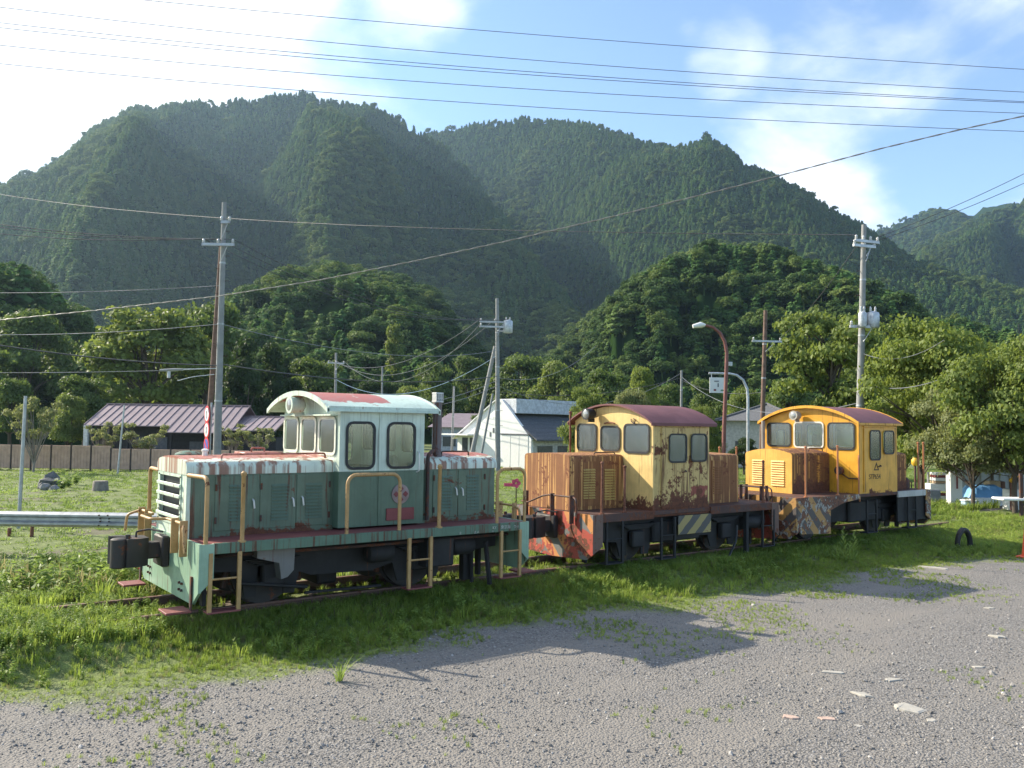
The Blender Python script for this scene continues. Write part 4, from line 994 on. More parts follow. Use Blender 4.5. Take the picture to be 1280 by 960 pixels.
Y2 = yellow_loco('diesel_locomotive', 'pale yellow diesel shunting locomotive eaten by rust, standing in the middle of the row', dict(
    num=2, xb=6.36, xe=11.32, dz=.875, yn=-1.06, yf=1.10, c0=7.79, c1=9.27, cn=-1.02, cf=1.02, cb=.765,
    sills=((-1.06, -1.02, 6.58, 7.78), (-1.06, -1.02, 9.28, 11.10), (1.06, 1.10, 6.58, 11.10)), sillmat=P2_DECK, beammat=P2_BEAM, gusset=rusty('brown_gusset_paint', (.13, .075, .06), .5, .3),
    hn=-.287, hf=.967, hx0=6.52, ht=1.84, crown=.02, hoodmat=P2_HOOD, hoodfront=P2_HOOD, louvmat=rusty('yellow_louvre_paint', (.45, .31, .09), .3, .3), front_louvres=(), side_louvres=((6.83, 7.10, 1.06, 1.59, 12), (7.33, 7.58, 1.02, 1.58, 12)),
    rhn=-.55, rhf=.97, rx1=10.72, rht=1.83, rear_louvres=((9.42, 9.66, 1.05, 1.60, 12), (9.95, 10.2, 1.05, 1.60, 12)),
    eave=2.40, peak=2.74, bodymat=P2_BODY, frontmat=P2_FRONT, edge=None, glass=GLASS2,
    fw=((.42, .93, 1.875, 2.355, RUBBER), (-.20, .28, 1.895, 2.315, RUBBER), (-.93, -.33, 1.875, 2.36, RUBBER)),
    sw=((8.18, 8.62, 1.715, 2.195), (8.76, 9.165, 1.725, 2.20)), door=(8.02, 8.685, .91, 2.31),
    hl=(.42, 2.55), hlmat=RUBBER, posts=((6.61, -1.0, .88, 1.73), (7.13, -1.0, .88, 1.66), (7.70, 1.06, .88, 2.60), (10.9, -1.0, .88, 1.7), (10.9, 1.02, .88, 1.78), (11.2, 1.02, .88, 1.78)), postmat=RAILIRON,
    ladders=((6.65, 7.05, .07, .75), (7.95, 8.33, .05, .75), (10.79, 11.18, .05, .75)), wheels=(7.55, 9.9)))
Y2.part('hazard_panel', P2_PANEL, lambda b: b.cbox(8.40, 9.28, -1.062, -1.045, .43, .762, .003), smooth=None)
Y2.part('brake_hose', RUBBER, lambda b: b.tube(bend([(10.1, -1.0, .5), (10.05, -1.02, .2), (9.75, -1.05, -.12), (9.6, -1.05, -.2)], .1), .022, 6))
Y2.part('stand_post', BLACK, lambda b: b.cbox(10.36, 10.44, -1.02, -.94, -.15, .74, .005), smooth=None)
Y2.part('wiper', DARKRAIL, lambda b: b.tube(bend([(7.775, -.50, 2.46), (7.755, -.52, 2.42), (7.755, -.60, 2.38), (7.755, -.62, 2.44), (7.775, -.56, 2.47)], .02), .010, 6))
Y2.part('window_drip_rail', RAILIRON, lambda b: b.tube([(7.765, .18, 2.38), (7.755, .1, 2.395), (7.755, -.02, 2.395), (7.765, -.10, 2.38)], .014, 6))

P3POST = rusty('faded_orange_post', (.42, .16, .06), .35, .2, scale=2)
Y3 = yellow_loco('diesel_locomotive', 'bright orange-yellow diesel shunting locomotive at the far end of the row', dict(
    num=3, xb=11.62, xe=16.96, dz=.955, yn=-1.25, yf=1.30, c0=13.95, c1=15.52, cn=-1.215, cf=1.20, cb=.93,
    sills=((-1.25, -1.21, 15.50, 16.74), (1.26, 1.30, 11.9, 16.74)), sillmat=P3_SILL, beammat=P3_SKIRT, gusset=P3_SKIRT,
    hn=-.511, hf=.69, hx0=12.56, ht=1.90, crown=.08, hoodmat=P3_HOOD, hoodfront=P3_HFRONT, louvmat=P3_HOOD, front_louvres=((-.32, .01, 1.10, 1.66, 11), (.20, .50, 1.12, 1.66, 11)), side_louvres=((13.45, 13.68, 1.06, 1.69, 12),),
    rhn=-.95, rhf=.75, rx1=16.42, rht=1.88, rear_louvres=((15.66, 15.86, 1.1, 1.7, 12),),
    eave=2.49, peak=2.86, bodymat=P3_BODY, frontmat=P3_BODY, edge=P3_BODY, glass=GLASS1,
    fw=((.48, 1.10, 1.94, 2.46, RUBBER), (-.36, .37, 1.925, 2.485, simple('white_window_frame', (.62, .60, .52), .5)), (-1.11, -.49, 1.91, 2.47, RUBBER)),
    sw=((14.36, 14.77, 1.685, 2.315), (14.94, 15.345, 1.815, 2.31)), door=(14.16, 14.85, .99, 2.37),
    hl=(.22, 2.64), hlmat=simple('pale_lamp_housing', (.35, .33, .28), .5), posts=((12.02, -1.2, .955, 1.98), (13.16, -1.2, .955, 1.99), (12.3, 1.2, .955, 1.9), (12.9, 1.2, .955, 1.9), (16.49, -1.2, .955, 2.06), (16.74, -1.2, .955, 2.06)), postmat=P3POST,
    ladders=((14.18, 14.6, .12, .82), (15.9, 16.3, .12, .82)), wheels=(12.95, 15.55)))
Y3.part('side_skirt', P3_SKIRT, lambda b: b.poly([(11.66, .96), (11.66, .34), (11.80, .24), (12.81, .19), (12.81, .67), (13.30, .80), (13.93, .86), (13.93, .96)], 'xz', -1.256, -1.228), smooth=None)
Y3.part('grab_rail', P3POST, lambda b: b.tube(bend([(13.93, -1.24, .80), (13.90, -1.24, .95), (13.90, -1.24, 1.74), (13.95, -1.21, 1.78)], .05), .017, 8))
Y3.part('marker_lamp', DARKRAIL, lambda b: (b.lathe([(.05, 0), (.09, -.04), (.09, -.14), (.06, -.15)], (13.95, -.80, 1.44), 'x', 14), b.tube([(13.93, -.84, 1.36), (13.9, -1.0, 1.28), (13.92, -1.2, 1.28)], .015, 6)))
Y3.part('exhaust_post', rusty('grey_exhaust', (.30, .26, .22), .4, .3), lambda b: b.cyl((13.82, 1.14, 1.0), (13.82, 1.14, 2.52), .045, n=10))
Y3.part('bell_housing', DARKRAIL, lambda b: b.lathe([(.16, 0), (.165, .12), (.13, .24), (.05, .30), (.03, .34)], (16.62, -.75, .955), 'z', 16))
Y3.part('lower_body_plate', BLACK, lambda b: b.cbox(15.56, 16.86, -1.20, -1.16, .27, .84, .006), smooth=None)
tri = [(14.62 - .11, 1.45), (14.62 + .11, 1.45), (14.62, 1.63)]; tin = [(14.62 - .06, 1.475), (14.62 + .06, 1.475), (14.62, 1.575)]
Y3.part('triangle_emblem', DARK_INK, lambda b: b.poly(tri, 'xz', -1.2325, -1.2295, [tin]), smooth=None)
text_mesh('door_lettering', 'STP654', .155, DARK_INK, Y3.root, (14.55 - 11.62, -1.2315, 1.31 + .25), (math.pi/2, 0, 0))
# ------------------------------------------------------------------ placing helpers
def gp(u, D, v=545):
    """ground point in picture column u at distance D"""
    p = at_depth(u, v, D); return np.array([p[0], p[1], float(ground_z(p[0], p[1]))])
def dep(u, v, z):
    p = on_z(u, v, z) - CAM; return float(p @ _fw)

# ------------------------------------------------------------------ railway track
TRK = empty('railway_track', (0, 0, -.25), 'overgrown narrow railway track the locomotives stand on', 'track')
WOOD = simple('weathered_sleeper_wood', (.16, .125, .095), .9, var=.4, scale=9, bump=.5)
RSTEEL = rusty('rusty_rail_steel', (.16, .085, .06), .5, .0, scale=2, rough=.6)
RTOP = [(-.032, 0), (-.034, -.012), (-.030, -.030), (-.008, -.040), (-.008, -.10), (-.055, -.118), (-.055, -.13), (.055, -.13), (.055, -.118), (.008, -.10), (.008, -.040), (.030, -.030), (.034, -.012), (.032, 0)]
for yc in (-.565, .565):
    b = MB((0, 0, -.25)); b.poly([(yc + a, z) for a, z in RTOP], 'yz', -14, 19.2); b.build('rail', RSTEEL, TRK, 30)
sl = MB((0, 0, 0)); sl.cbox(-.11, .11, -1.06, 1.06, -.14, 0, .012); slm = None
for k in range(46):
    x = -9 + .62*k
    if slm is None:
        o = sl.build('sleeper', WOOD, TRK, None); slm = o.data
    else: o = link('sleeper', slm, None, TRK)
    o.location = (x + random.uniform(-.03, .03), random.uniform(-.03, .03), .25 - .131); o.rotation_euler = (0, 0, random.uniform(-.02, .02))

# ------------------------------------------------------------------ guard rail, stakes, fence
gA, gB = at_depth(-520, 652, 19.6), at_depth(300, 633, 19.6)
gd = gB - gA; gl = float(np.hypot(gd[0], gd[1])); gang = math.atan2(gd[1], gd[0])
gr = empty('guard_rail', (gA[0], gA[1], float(ground_z(gA[0], gA[1]))), 'galvanised steel guard rail running along the far side of the track', 'guard rail')
gr.rotation_euler = (0, 0, gang)
zt_ = at_depth(0, 639.5, 19.6)[2] - float(ground_z(*at_depth(0, 640, 19.6)[:2]))
W = [(0, 0), (-.02, .02), (-.075, .06), (-.075, .10), (0, .145), (0, .205), (-.075, .25), (-.075, .29), (-.02, .33), (0, .35)]
for k in range(int(gl//4) + 1):
    b = MB(); x0, x1 = k*4.0, min(gl, (k+1)*4.0)
    b.poly([(y - .003*(k % 2), zt_ - .35 + z) for y, z in W] + [(y + .006 - .003*(k % 2), zt_ - .35 + z) for y, z in W[::-1]], 'yz', x0 - .15, x1 + .15); bm_ = b.build('beam', GALV, gr, 25)
    for dx in (-.1, .1):
        for z in (.06, .145, .21, .29):
            b = MB(); b.lathe([(.018, 0), (.018, -.02), (.006, -.028)], (x0 + .0 + dx, -.078 if z in (.06, .29) else -.006, zt_ - .35 + z), 'y', 8); b.build('bolt', DARKRAIL, bm_, None)
for xp in np.arange(1.3, gl, 4.0):
    b = MB(); b.lathe([(.06, -.3), (.06, zt_ - .02), (.03, zt_ + .01)], (xp, .09, 0), 'z', 12); b.build('post', simple('white_post_paint', (.55, .57, .58), .5) if xp < 2 else bpy.data.materials['white_post_paint'], gr, 30)
for u, v in ((17, 672), (45, 668)):
    p = gp(u, 22.5); b = MB(p); b.cyl((p[0], p[1], p[2] - .2), (p[0], p[1], at_depth(u, v - 12, 22.5)[2]), .05, .045, 8)
    o = b.build('wooden_stake', RAILIRON, None, 30); o.location = p
    tag(o, ('left' if u < 30 else 'right') + ' of two short rust-brown stakes behind the guard rail', 'stake', 'stakes behind the guard rail')
FENCE = simple('brown_fence_panel', (.52, .34, .24), .8, var=.15, scale=3)
FPOST = simple('dark_fence_post', (.07, .05, .04), .8)
fa = gp(-260, 52); fl = 34; frz = -YAW + .015
fe = empty('panel_fence', fa, 'long brown board fence across the back of the lawn', 'fence'); fe.rotation_euler = (0, 0, frz)
for k in range(28):
    tall = k < 16
    hgt = 1.55 if tall else 1.38
    b = MB(); x = k*1.22
    b.cbox(x + .03, x + 1.19, -.03, .03, .12, hgt, .01)
    for j in range(6): b.cbox(x + .05 + j*.19, x + .215 + j*.19, -.048, -.031, .14, hgt - .03, .004)
    b.build('panel', FENCE, fe, None)
    b = MB(); b.cbox(x - .05, x + .03, -.07, .05, -.3, hgt + .03, .008); b.build('post', FPOST, fe, None)
for u, vt, vb, D, rad, lab in ((29, 495, 640, 24, .055, 'thin grey steel post standing alone on the lawn by the guard rail'), (152.5, 506, 578, 49, .06, 'slightly leaning thin grey pole in front of the brown fence')):
    p = gp(u - (1 if D < 30 else 4), D); tp = at_depth(u + 3, vt, D)
    b = MB(p); b.tube([(p[0], p[1], p[2] - .2), tuple(tp)], rad, 8, True, rad*.8)
    o = b.build('steel_post', GALV, None, 30); o.location = p; tag(o, lab, 'post')

# ------------------------------------------------------------------ buildings
def framed(name, u, D, rz, label, cat, dz=0):
    p = gp(u, D); o = empty(name, (p[0], p[1], p[2] + dz), label, cat); o.rotation_euler = (0, 0, rz); return o, p[2] + dz
PURPLE = simple('faded_purple_metal_roof', (.25, .19, .20), .5, .1, .12, 2)
DARKWALL = simple('dark_timber_wall', (.035, .032, .034), .85, var=.3)
GREYWALL = simple('dim_blue_grey_wall', (.12, .125, .14), .8)
bd, z0 = framed('long_house', 104, 60, -YAW, 'long low dark timber house with purple-grey ribbed metal roof behind the fence', 'house')
ze_ = at_depth(107, 531, 60)[2] - z0; zr_ = at_depth(107, 505, 63.5)[2] - z0
W1 = (292 - 104)/F_PX*60; W2 = (346 - 104)/F_PX*60; S1 = (212 - 104)/F_PX*60
def slab_roof(parent, x0, x1, yf_, ze0, yr_, zr0, mat, rib=.53, th=.06):
    b = MB(); b.poly([(yf_, ze0), (yr_, zr0), (2*yr_ - yf_, ze0), (2*yr_ - yf_, ze0 - th), (yr_, zr0 - th), (yf_, ze0 - th)], 'yz', x0, x1); r_ = b.build('roof', mat, parent, None)
    L_ = math.hypot(yr_ - yf_, zr0 - ze0); n_ = int((x1 - x0)/rib)
    for k in range(n_ + 1):
        x = x0 + .02 + k*(x1 - x0 - .04)/n_; b = MB(); dy, dz_ = (yr_ - yf_)/L_, (zr0 - ze0)/L_
        V = [(x - .022, yf_, ze0 + .002), (x + .022, yf_, ze0 + .002), (x + .022, yf_, ze0 + .055), (x - .022, yf_, ze0 + .055)]
        V += [(a, yr_ - .02, c + (zr0 - ze0)) for a, _, c in V]
        b.add(V, [(0,1,2,3), (4,7,6,5), (0,4,5,1), (1,5,6,2), (2,6,7,3), (3,7,4,0)]); b.build('roof_rib', mat, r_, None)
    b = MB(); b.cbox(x0 - .05, x1 + .05, yr_ - .12, yr_ + .12, zr0 - .01, zr0 + .08, .01); b.build('ridge_cap', mat, r_, None)
    return r_
slab_roof(bd, 0, S1 + .02, 0, ze_, 3.5, zr_, PURPLE)
slab_roof(bd, S1 + .03, W1, -.9, ze_ - .42, 3.5, zr_ - .004, PURPLE)
slab_roof(bd, W1 - 1.2, W2, -.5, at_depth(320, 538, 60)[2] - z0, 3.0, at_depth(320, 521, 63)[2] - z0, PURPLE)
b = MB(); b.box(.4, W1 - .3, 1.0, 6.2, -.3, ze_ - .1); b.build('wall', DARKWALL, bd, None)
b = MB(); b.box(W1 - .29, W2 - .3, .8, 5.5, -.3, ze_ - .75); b.build('wall', DARKWALL, bd, None)
for x in (.5, 3.0, 6.1, 9.0):
    b = MB(); b.cbox(x, x + .16, .05, .21, -.2, ze_ - .07, .01); b.build('porch_post', DARKWALL, bd, None)
for x, w, h0, h1 in ((3.4, 2.2, 1.0, 2.0), (7.2, 2.5, .6, 1.7)):
    b = MB(); b.cbox(x, x + w, .93, .99, h0, h1, .01); b.build('shutter', GREYWALL, bd, None)
b = MB(); b.cbox(.05, .35, -.1, .2, -.2, ze_ - .05, .01); b.build('white_post', simple('white_plaster', (.62, .62, .60), .7), bd, None)
WHITE = simple('white_house_wall', (.72, .72, .70), .7, var=.06, scale=1.5)
SLATE = simple('dark_slate_roof', (.105, .107, .112), .75, var=.25, scale=8, bump=.3)
wh, z0 = framed('white_house', 572, 59, -YAW - .80, 'white gabled house with dark slate roof behind the green locomotive', 'house')
gw, gh, ge = 7.2, at_depth(628, 499, 56.5)[2] - z0, at_depth(672, 549, 54)[2] - z0
xr = 4.0
b = MB(); b.poly([(0, -.3), (0, ge + .0), (xr, gh), (xr + .45, gh - .05), (gw, ge), (gw, -.3)], 'xz', 0, .2); b.build('gable_wall', WHITE, wh, None)
b = MB(); b.box(.02, gw - .02, .21, 9.5, -.3, ge - .02); b.build('wall', simple('beige_side_wall', (.50, .48, .42), .8), wh, None)
b = MB(); b.poly([(xr + .3, gh - .62), (gw + .45, ge - .12), (gw + .45, ge - .05), (xr + .3, gh - .52)], 'xz', .05, 9.8); rf = b.build('roof', SLATE, wh, None)
for k in range(9):
    t0 = k/9.0; b = MB(); xa, za = xr + .3 + (gw + .15 - xr)*t0, gh - .52 + (ge - .05 - gh + .52)*t0; xb_, zb = xr + .3 + (gw + .15 - xr)*(t0 + .108), gh - .52 + (ge + .47 - gh)*(t0 + .108)
    b.add([(xa, .04, za + .018), (xb_, .04, zb + .030), (xb_, 9.82, zb + .030), (xa, 9.82, za + .018), (xa, .04, za), (xb_, .04, zb), (xb_, 9.82, zb), (xa, 9.82, za)], [(0,1,2,3), (4,7,6,5), (0,4,5,1), (1,5,6,2), (2,6,7,3), (3,7,4,0)]); b.build('shingle_course', SLATE, rf, None)
b = MB(); b.poly([(-.35, ge - .13), (-.35, ge - .06), (xr, gh - .01), (xr, gh - .08)], 'xz', -.15, 9.8); b.build('roof', WHITE, wh, None)
b = MB(); b.cbox(xr + .02, xr + 1.6, .22, 9.6, gh - .95, gh + .0, .02); b.build('clerestory', simple('pale_blue_grey_board', (.55, .57, .60), .7), wh, None)
b = MB(); b.cbox(4.5, 6.95, -.03, -.002, -.2, 2.15, .01); dr = b.build('sliding_door', simple('white_door_panel', (.66, .66, .64), .6, var=.05), wh, None)
for x in (5.3, 6.1):
    b = MB(); b.box(x, x + .03, -.045, -.031, -.15, 2.1); b.build('door_seam', WHITE, dr, None)
b = MB(); b.cbox(4.4, 7.05, -.08, -.001, 2.16, 2.24, .01); b.build('door_track', GREYWALL, wh, None)
b = MB(); b.cbox(-.6, 2.2, -1.0, -.001, 2.05, 2.15, .01); b.build('awning', WHITE, wh, None)
for x in (.5, 1.3):
    w = MB(); w.cbox(x, x + .6, -.02, -.001, 1.0, 1.9, .01); wo = w.build('window', simple('dark_pane', (.05, .06, .07), .15), wh, None)
    f = MB(); f.cbox(x - .05, x + .65, -.04, -.021, .95, 1.0, .004); f.build('window_sill', WHITE, wo, None)
for x in (3.3, 3.6):
    w = MB(); w.cbox(x, x + .14, -.03, -.001, 2.0 + (x - 3.3), 2.3 + (x - 3.3), .01); w.build('vent', GREYWALL, wh, None)
for k in range(4):
    w = MB(); w.cbox(gw - .019, gw + .015, .6 + k*1.9, 2.0 + k*1.9, ge - 1.0, ge - .45, .01); w.build('window', bpy.data.materials['dark_pane'], wh, None)
gh2, z0 = framed('grey_house', 540, 78, -YAW, 'small grey-walled house with purple-grey roof beyond the exhaust stack', 'house')
b = MB(); b.box(0, 4.2, 0, 5, -.3, at_depth(560, 533, 78)[2] - z0); b.build('wall', simple('pale_blue_grey_wall', (.36, .39, .44), .8), gh2, None)
b = MB(); a_ = at_depth(560, 534, 78)[2] - z0; c_ = at_depth(560, 520, 78)[2] - z0
b.add([(-.4, -.5, a_), (4.6, -.5, a_), (4.6, 5.5, a_), (-.4, 5.5, a_), (1.4, 2.5, c_ + .3), (4.2, 2.5, c_ + .3)], [(0,1,5,4), (1,2,5), (2,3,4,5), (3,0,4), (3,2,1,0)]); b.build('roof', PURPLE, gh2, None)
b = MB(); b.cbox(1.0, 2.2, -.03, -.001, .8, 1.7, .01); b.build('window', bpy.data.materials['dark_pane'], gh2, None)
rh, z0 = framed('grey_roof_house', 905, 60, -YAW - .5, 'beige house with dark grey hipped roof behind the street lamp', 'house')
e_, r_ = at_depth(930, 526, 60)[2] - z0, at_depth(930, 506, 63)[2] - z0
b = MB(); b.box(0, 5.0, 0, 6, -.3, e_ + .05); b.build('wall', simple('beige_plaster', (.42, .41, .38), .8), rh, None)
b = MB(); b.add([(-.5, -.5, e_), (5.5, -.5, e_), (5.5, 6.5, e_), (-.5, 6.5, e_), (2.5, 2.3, r_), (2.5, 3.7, r_)], [(0,1,4), (1,2,5,4), (2,3,5), (3,0,4,5), (3,2,1,0)]); rr_ = b.build('roof', SLATE, rh, None)
for (x0_, y0_, x1_, y1_) in ((-.5, -.5, 2.5, 2.3), (5.5, -.5, 2.5, 2.3)):
    b = MB(); b.tube([(x0_, y0_, e_ + .03), (x1_, y1_, r_ + .03)], .09, 6); b.build('hip_ridge', SLATE, rr_, None)
for x in (.8, 2.8):
    w = MB(); w.cbox(x, x + 1.2, -.03, -.001, .9, 1.9, .01); wo = w.build('window', bpy.data.materials['dark_pane'], rh, None)
    f = MB(); f.cbox(x + .57, x + .63, -.045, -.031, .9, 1.9, .004); f.build('mullion', WHITE, wo, None)
b = MB(); b.cbox(-1.6, -.4, -.6, -.5, 0, 1.2, .01); b.cbox(-1.5, -1.42, -.52, -.44, -.3, .02, .01); o = b.build('orange_board', simple('orange_panel', (.62, .12, .03), .6), rh, None)

# ------------------------------------------------------------------ poles and lamps
CONC = simple('grey_concrete', (.27, .27, .265), .85, var=.15, scale=3)
POLEW = simple('brown_pole_wood', (.16, .10, .075), .85, var=.3, scale=5)
PORC = simple('insulator_porcelain', (.55, .55, .53), .3)
STEELG = simple('pale_steel_grey', (.50, .52, .54), .45, .3)
WIRE = simple('black_wire_sheath', (.06, .062, .066), .6)
WIREP = simple('pale_grey_wire', (.17, .18, .20), .5)
WIREB = simple('blue_grey_wire', (.16, .26, .38), .5)
POLE = {}
def pole(key, u, vt, D, label, mat=CONC, r0=.17, r1=.10, ub=None, arms=(), boxes=(), steps=True, name='utility_pole', base=None):
    p = gp(ub if ub is not None else u, D); tp = at_depth(u, vt, D)
    o = empty(name, p, label, 'pole')
    ax = tp - p; H = float(np.linalg.norm(ax)); ax = ax/H
    b = MB(p); n_ = 7; b.tube([tuple(p - ax*.3)] + [tuple(p + ax*H*k/n_) for k in range(1, n_ + 1)], r0, 14, True, r1); b.build('shaft', mat, o, 40)
    POLE[key] = (p, ax, H)
    at = lambda h: p + ax*h
    if steps:
        for k in range(int((H - 2.5)/.45)):
            q = at(2.3 + .45*k); sd = 1 if k % 2 else -1; rr_ = r0 + (r1 - r0)*(2.3 + .45*k)/H
            b = MB(p); b.cyl(tuple(q + _rt*sd*rr_*.8), tuple(q + _rt*sd*(rr_ + .15)), .011, n=6); b.build('step_bolt', DARKRAIL, o, None)
    for h in (.35, .6, .8):
        q = at(H*h); rr_ = r0 + (r1 - r0)*h; b = MB(p); b.tube([tuple(q - ax*.03), tuple(q + ax*.03)], rr_ + .012, 14); b.build('band', GALV, o, 30)
    for (v, half, off, yaw_, nins) in arms:
        hh = float((at_depth(u, v, D)[2] - p[2])/ax[2]); d = np.array([math.cos(-YAW + yaw_), math.sin(-YAW + yaw_), 0]); q = at(hh) - np.array([-d[1], d[0], 0])*(.17)
        b = MB(p); c_ = q + d*off; s_ = np.array([-d[1], d[0], 0])*.045
        e0, e1 = c_ - d*half, c_ + d*half; V = []
        for e in (e0, e1):
            for sy in (-1, 1):
                for sz in (-.05, .05): V.append(tuple(e + s_*sy + np.array([0, 0, sz])))
        b.add(V, [(0,1,3,2), (4,6,7,5), (0,4,5,1), (2,3,7,6), (0,2,6,4), (1,5,7,3)]); arm = b.build('crossarm', GALV, o, None)
        b = MB(p); b.tube([tuple(c_ + d*half*.6), tuple(at(hh - .55) - np.array([-d[1], d[0], 0])*.14)], .018, 6); b.build('arm_brace', GALV, arm, None)
        for k in range(nins):
            i_ = c_ + d*half*(-.9 + 1.8*k/max(1, nins - 1)); b = MB(p); b.lathe([(.02, .05), (.05, .07), (.055, .10), (.03, .12), (.05, .14), (.045, .18), (.015, .21)], tuple(i_), 'z', 10); b.build('insulator', PORC, arm, 40)
            POLE[key + str(v) + '_%d' % k] = i_ + np.array([0, 0, .2])
    for (u0, u1, v0, v1, dpt) in boxes:
        a_, c_ = at_depth(u0, v1, D), at_depth(u1, v0, D); m_ = (a_ + c_)/2; w_ = float((c_ - a_) @ _rt)/2; h_ = float(c_[2] - a_[2])
        b = MB(p); b.lathe([(w_*.9, 0), (w_, .04), (w_, h_ - .06), (w_*.85, h_), (w_*.2, h_ + .05)], (m_[0] - _fw[0]*dpt, m_[1] - _fw[1]*dpt, a_[2]), 'z', 16); t_ = b.build('transformer', STEELG, o, 40)
        for sx in (-.4, .4):
            b = MB(p); b.lathe([(.03, 0), (.045, .05), (.03, .08), (.045, .12), (.02, .2)], (m_[0] - _fw[0]*dpt + _rt[0]*w_*sx, m_[1] - _fw[1]*dpt + _rt[1]*w_*sx, a_[2] + h_ + .02), 'z', 10); b.build('bushing', PORC, t_, 40)
        b = MB(p); b.tube([tuple(np.array([m_[0], m_[1], a_[2] + .1]) - _fw*dpt), tuple(at(float(a_[2] + .1 - p[2])))], .05, 6); b.build('bracket', GALV, t_, None)
    return o
pole('A', 280.5, 253, 30, 'concrete utility pole with one crossarm, rising above the front of the green locomotive', r0=.155, r1=.08, ub=272, arms=((307, .58, -.12, .0, 3), (279, .16, .12, .0, 2)))
pole('B', 621.5, 373, 51, 'utility pole with transformer and leaning props, left of the white house', r0=.17, r1=.10, ub=623, arms=((403, .95, -.15, .15, 3), (409, .8, -.3, .15, 2)), boxes=((629, 641, 401, 416, .0),))
pole('C', 1080, 281, 31, 'tall concrete utility pole with pale transformers rising behind the orange-yellow cab', r0=.165, r1=.085, ub=1072, arms=((303, .55, .0, .35, 4), (309, .50, -.12, .35, 3), (409, .55, .0, .1, 2)), boxes=((1069, 1079, 392, 410, .3), (1083, 1098, 391, 410, .05)))
pole('E', 957, 388, 45, 'rust-brown wooden pole with a single crossarm left of the orange-yellow cab roof', POLEW, .14, .10, 951, arms=((427, .82, .05, .1, 2),), steps=False)
pole('F', 852, 463, 56, 'short thin grey pole behind the pale yellow cab roof', CONC, .10, .07, 851, steps=False)
pole('H', 420, 441, 72, 'distant thin pole with small crossarm seen over the green cab roof', CONC, .13, .09, 419, arms=((454, .7, .0, .3, 3),), steps=False)
pole('I', 478, 458, 84, 'distant bare thin pole over the green cab roof, right of the one with a crossarm', CONC, .12, .08, 477, steps=False)
pole('J', 567.5, 483, 62, 'thin grey pole in front of the small grey-walled house', CONC, .10, .07, 565, steps=False)
for (u0, v0, u1, v1, D, r_, lab) in ((277, 305, 258, 575, 30.6, .11, 'dark brown prop pole leaning against the pole with the road signs'), (619, 433, 589, 572, 51.6, .15, 'thick leaning prop pole left of the white house'), (616, 492, 601, 572, 50.2, .08, 'thin leaning prop pole between the thick prop and the transformer pole')):
    tp = at_depth(u0, v0, D); q = at_depth(u1, v1, D - .4); ax = (q - tp)/(q[2] - tp[2]); p = tp + ax*(float(ground_z(q[0], q[1])) - tp[2])
    b = MB(p); b.tube([tuple(p + ax*(-.2)), tuple((p + tp)/2), tuple(tp)], r_, 12, True, r_*.75); o = b.build('prop_pole', POLEW if u0 < 300 else CONC, None, 40); o.location = p; tag(o, lab, 'pole')
# street lamp with bent arm
RUSTP = simple('red_brown_lamp_post', (.20, .075, .06), .6, var=.2)
p = gp(904, 40); sl_ = empty('street_lamp', p, 'tall red-brown street lamp with curved arm and white lamp head', 'street lamp')
pts = [np.array([p[0], p[1], p[2] - .2])] + [at_depth(u, v, 40) for u, v in ((905, 540), (906.5, 500), (908, 460), (908.5, 441), (906, 427), (900, 416), (891, 409), (881, 406.5))]
b = MB(p); b.tube([tuple(q) for q in pts], [.10, .10, .095, .09, .085, .08, .075, .07, .065], 10); b.build('post', RUSTP, sl_, 40)
hd = at_depth(870, 407, 40); b = MB(p); b.tube([tuple(at_depth(882, 406.5, 40)), tuple(at_depth(876, 406, 40)), tuple(at_depth(866, 408, 40))], [.06, .14, .09], 10); b.build('lamp_head', WHITE, sl_, 40)
b = MB(p); b.cbox(*sum(([c - .10, c + .10] for c in at_depth(912, 455, 40)), []), .01); b.build('control_box', GALV, sl_, None)
p = gp(935, 45); sg = empty('sign_gantry', p, 'grey curved pole carrying a small white board sign beside the street lamp', 'sign')
pts = [np.array([p[0], p[1], p[2] - .2])] + [at_depth(u, v, 45) for u, v in ((935, 520), (935, 498), (934, 486), (929, 475), (921, 469), (912, 467), (886, 466.5))]
b = MB(p); b.tube([tuple(q) for q in pts], .085, 10, True, .06); b.build('post', STEELG, sg, 40)
c0_, c1_ = at_depth(887, 491, 44.9), at_depth(908, 472, 44.9); wv = float((c1_ - c0_) @ _rt); hv = float(c1_[2] - c0_[2])
def board(name, parent, org_p, cen, w, h, th, mat, facing=None):
    """upright board of width w and height h centred at cen, facing the camera side"""
    r_ = np.array([_rt[0], _rt[1], 0]) if facing is None else facing; n_ = np.array([-r_[1], r_[0], 0])
    V = [tuple(np.array(cen) + r_*sx*w/2 + n_*sy*th/2 + np.array([0, 0, sz*h/2])) for sx in (-1, 1) for sy in (-1, 1) for sz in (-1, 1)]
    b = MB(org_p); b.add(V, [(0,1,3,2), (4,6,7,5), (0,4,5,1), (2,3,7,6), (0,2,6,4), (1,5,7,3)]); return b.build(name, mat, parent, None)
cen = (c0_ + c1_)/2; board('sign_board', sg, p, cen, wv, hv, .04, WHITE)
for du, dv, w, h, m in ((-4, 6, .13, .10, RED), (5, 6.5, .16, .08, simple('sign_green', (.10, .22, .12), .6)), (0, 0, .06, .2, GREYWALL), (-2, -5, .25, .05, GREYWALL)):
    board('sign_mark', sg, p, cen + AR*du*45/F_PX - AU*dv*45/F_PX - _fw*.03, w, h, .012, m)
for du in (-8, 8):
    b = MB(p); q = cen + AR*du*45/F_PX; b.cyl((q[0], q[1], c1_[2] - .02), (q[0], q[1], c1_[2] + .22), .02, n=6); b.build('hanger', STEELG, sg, None)
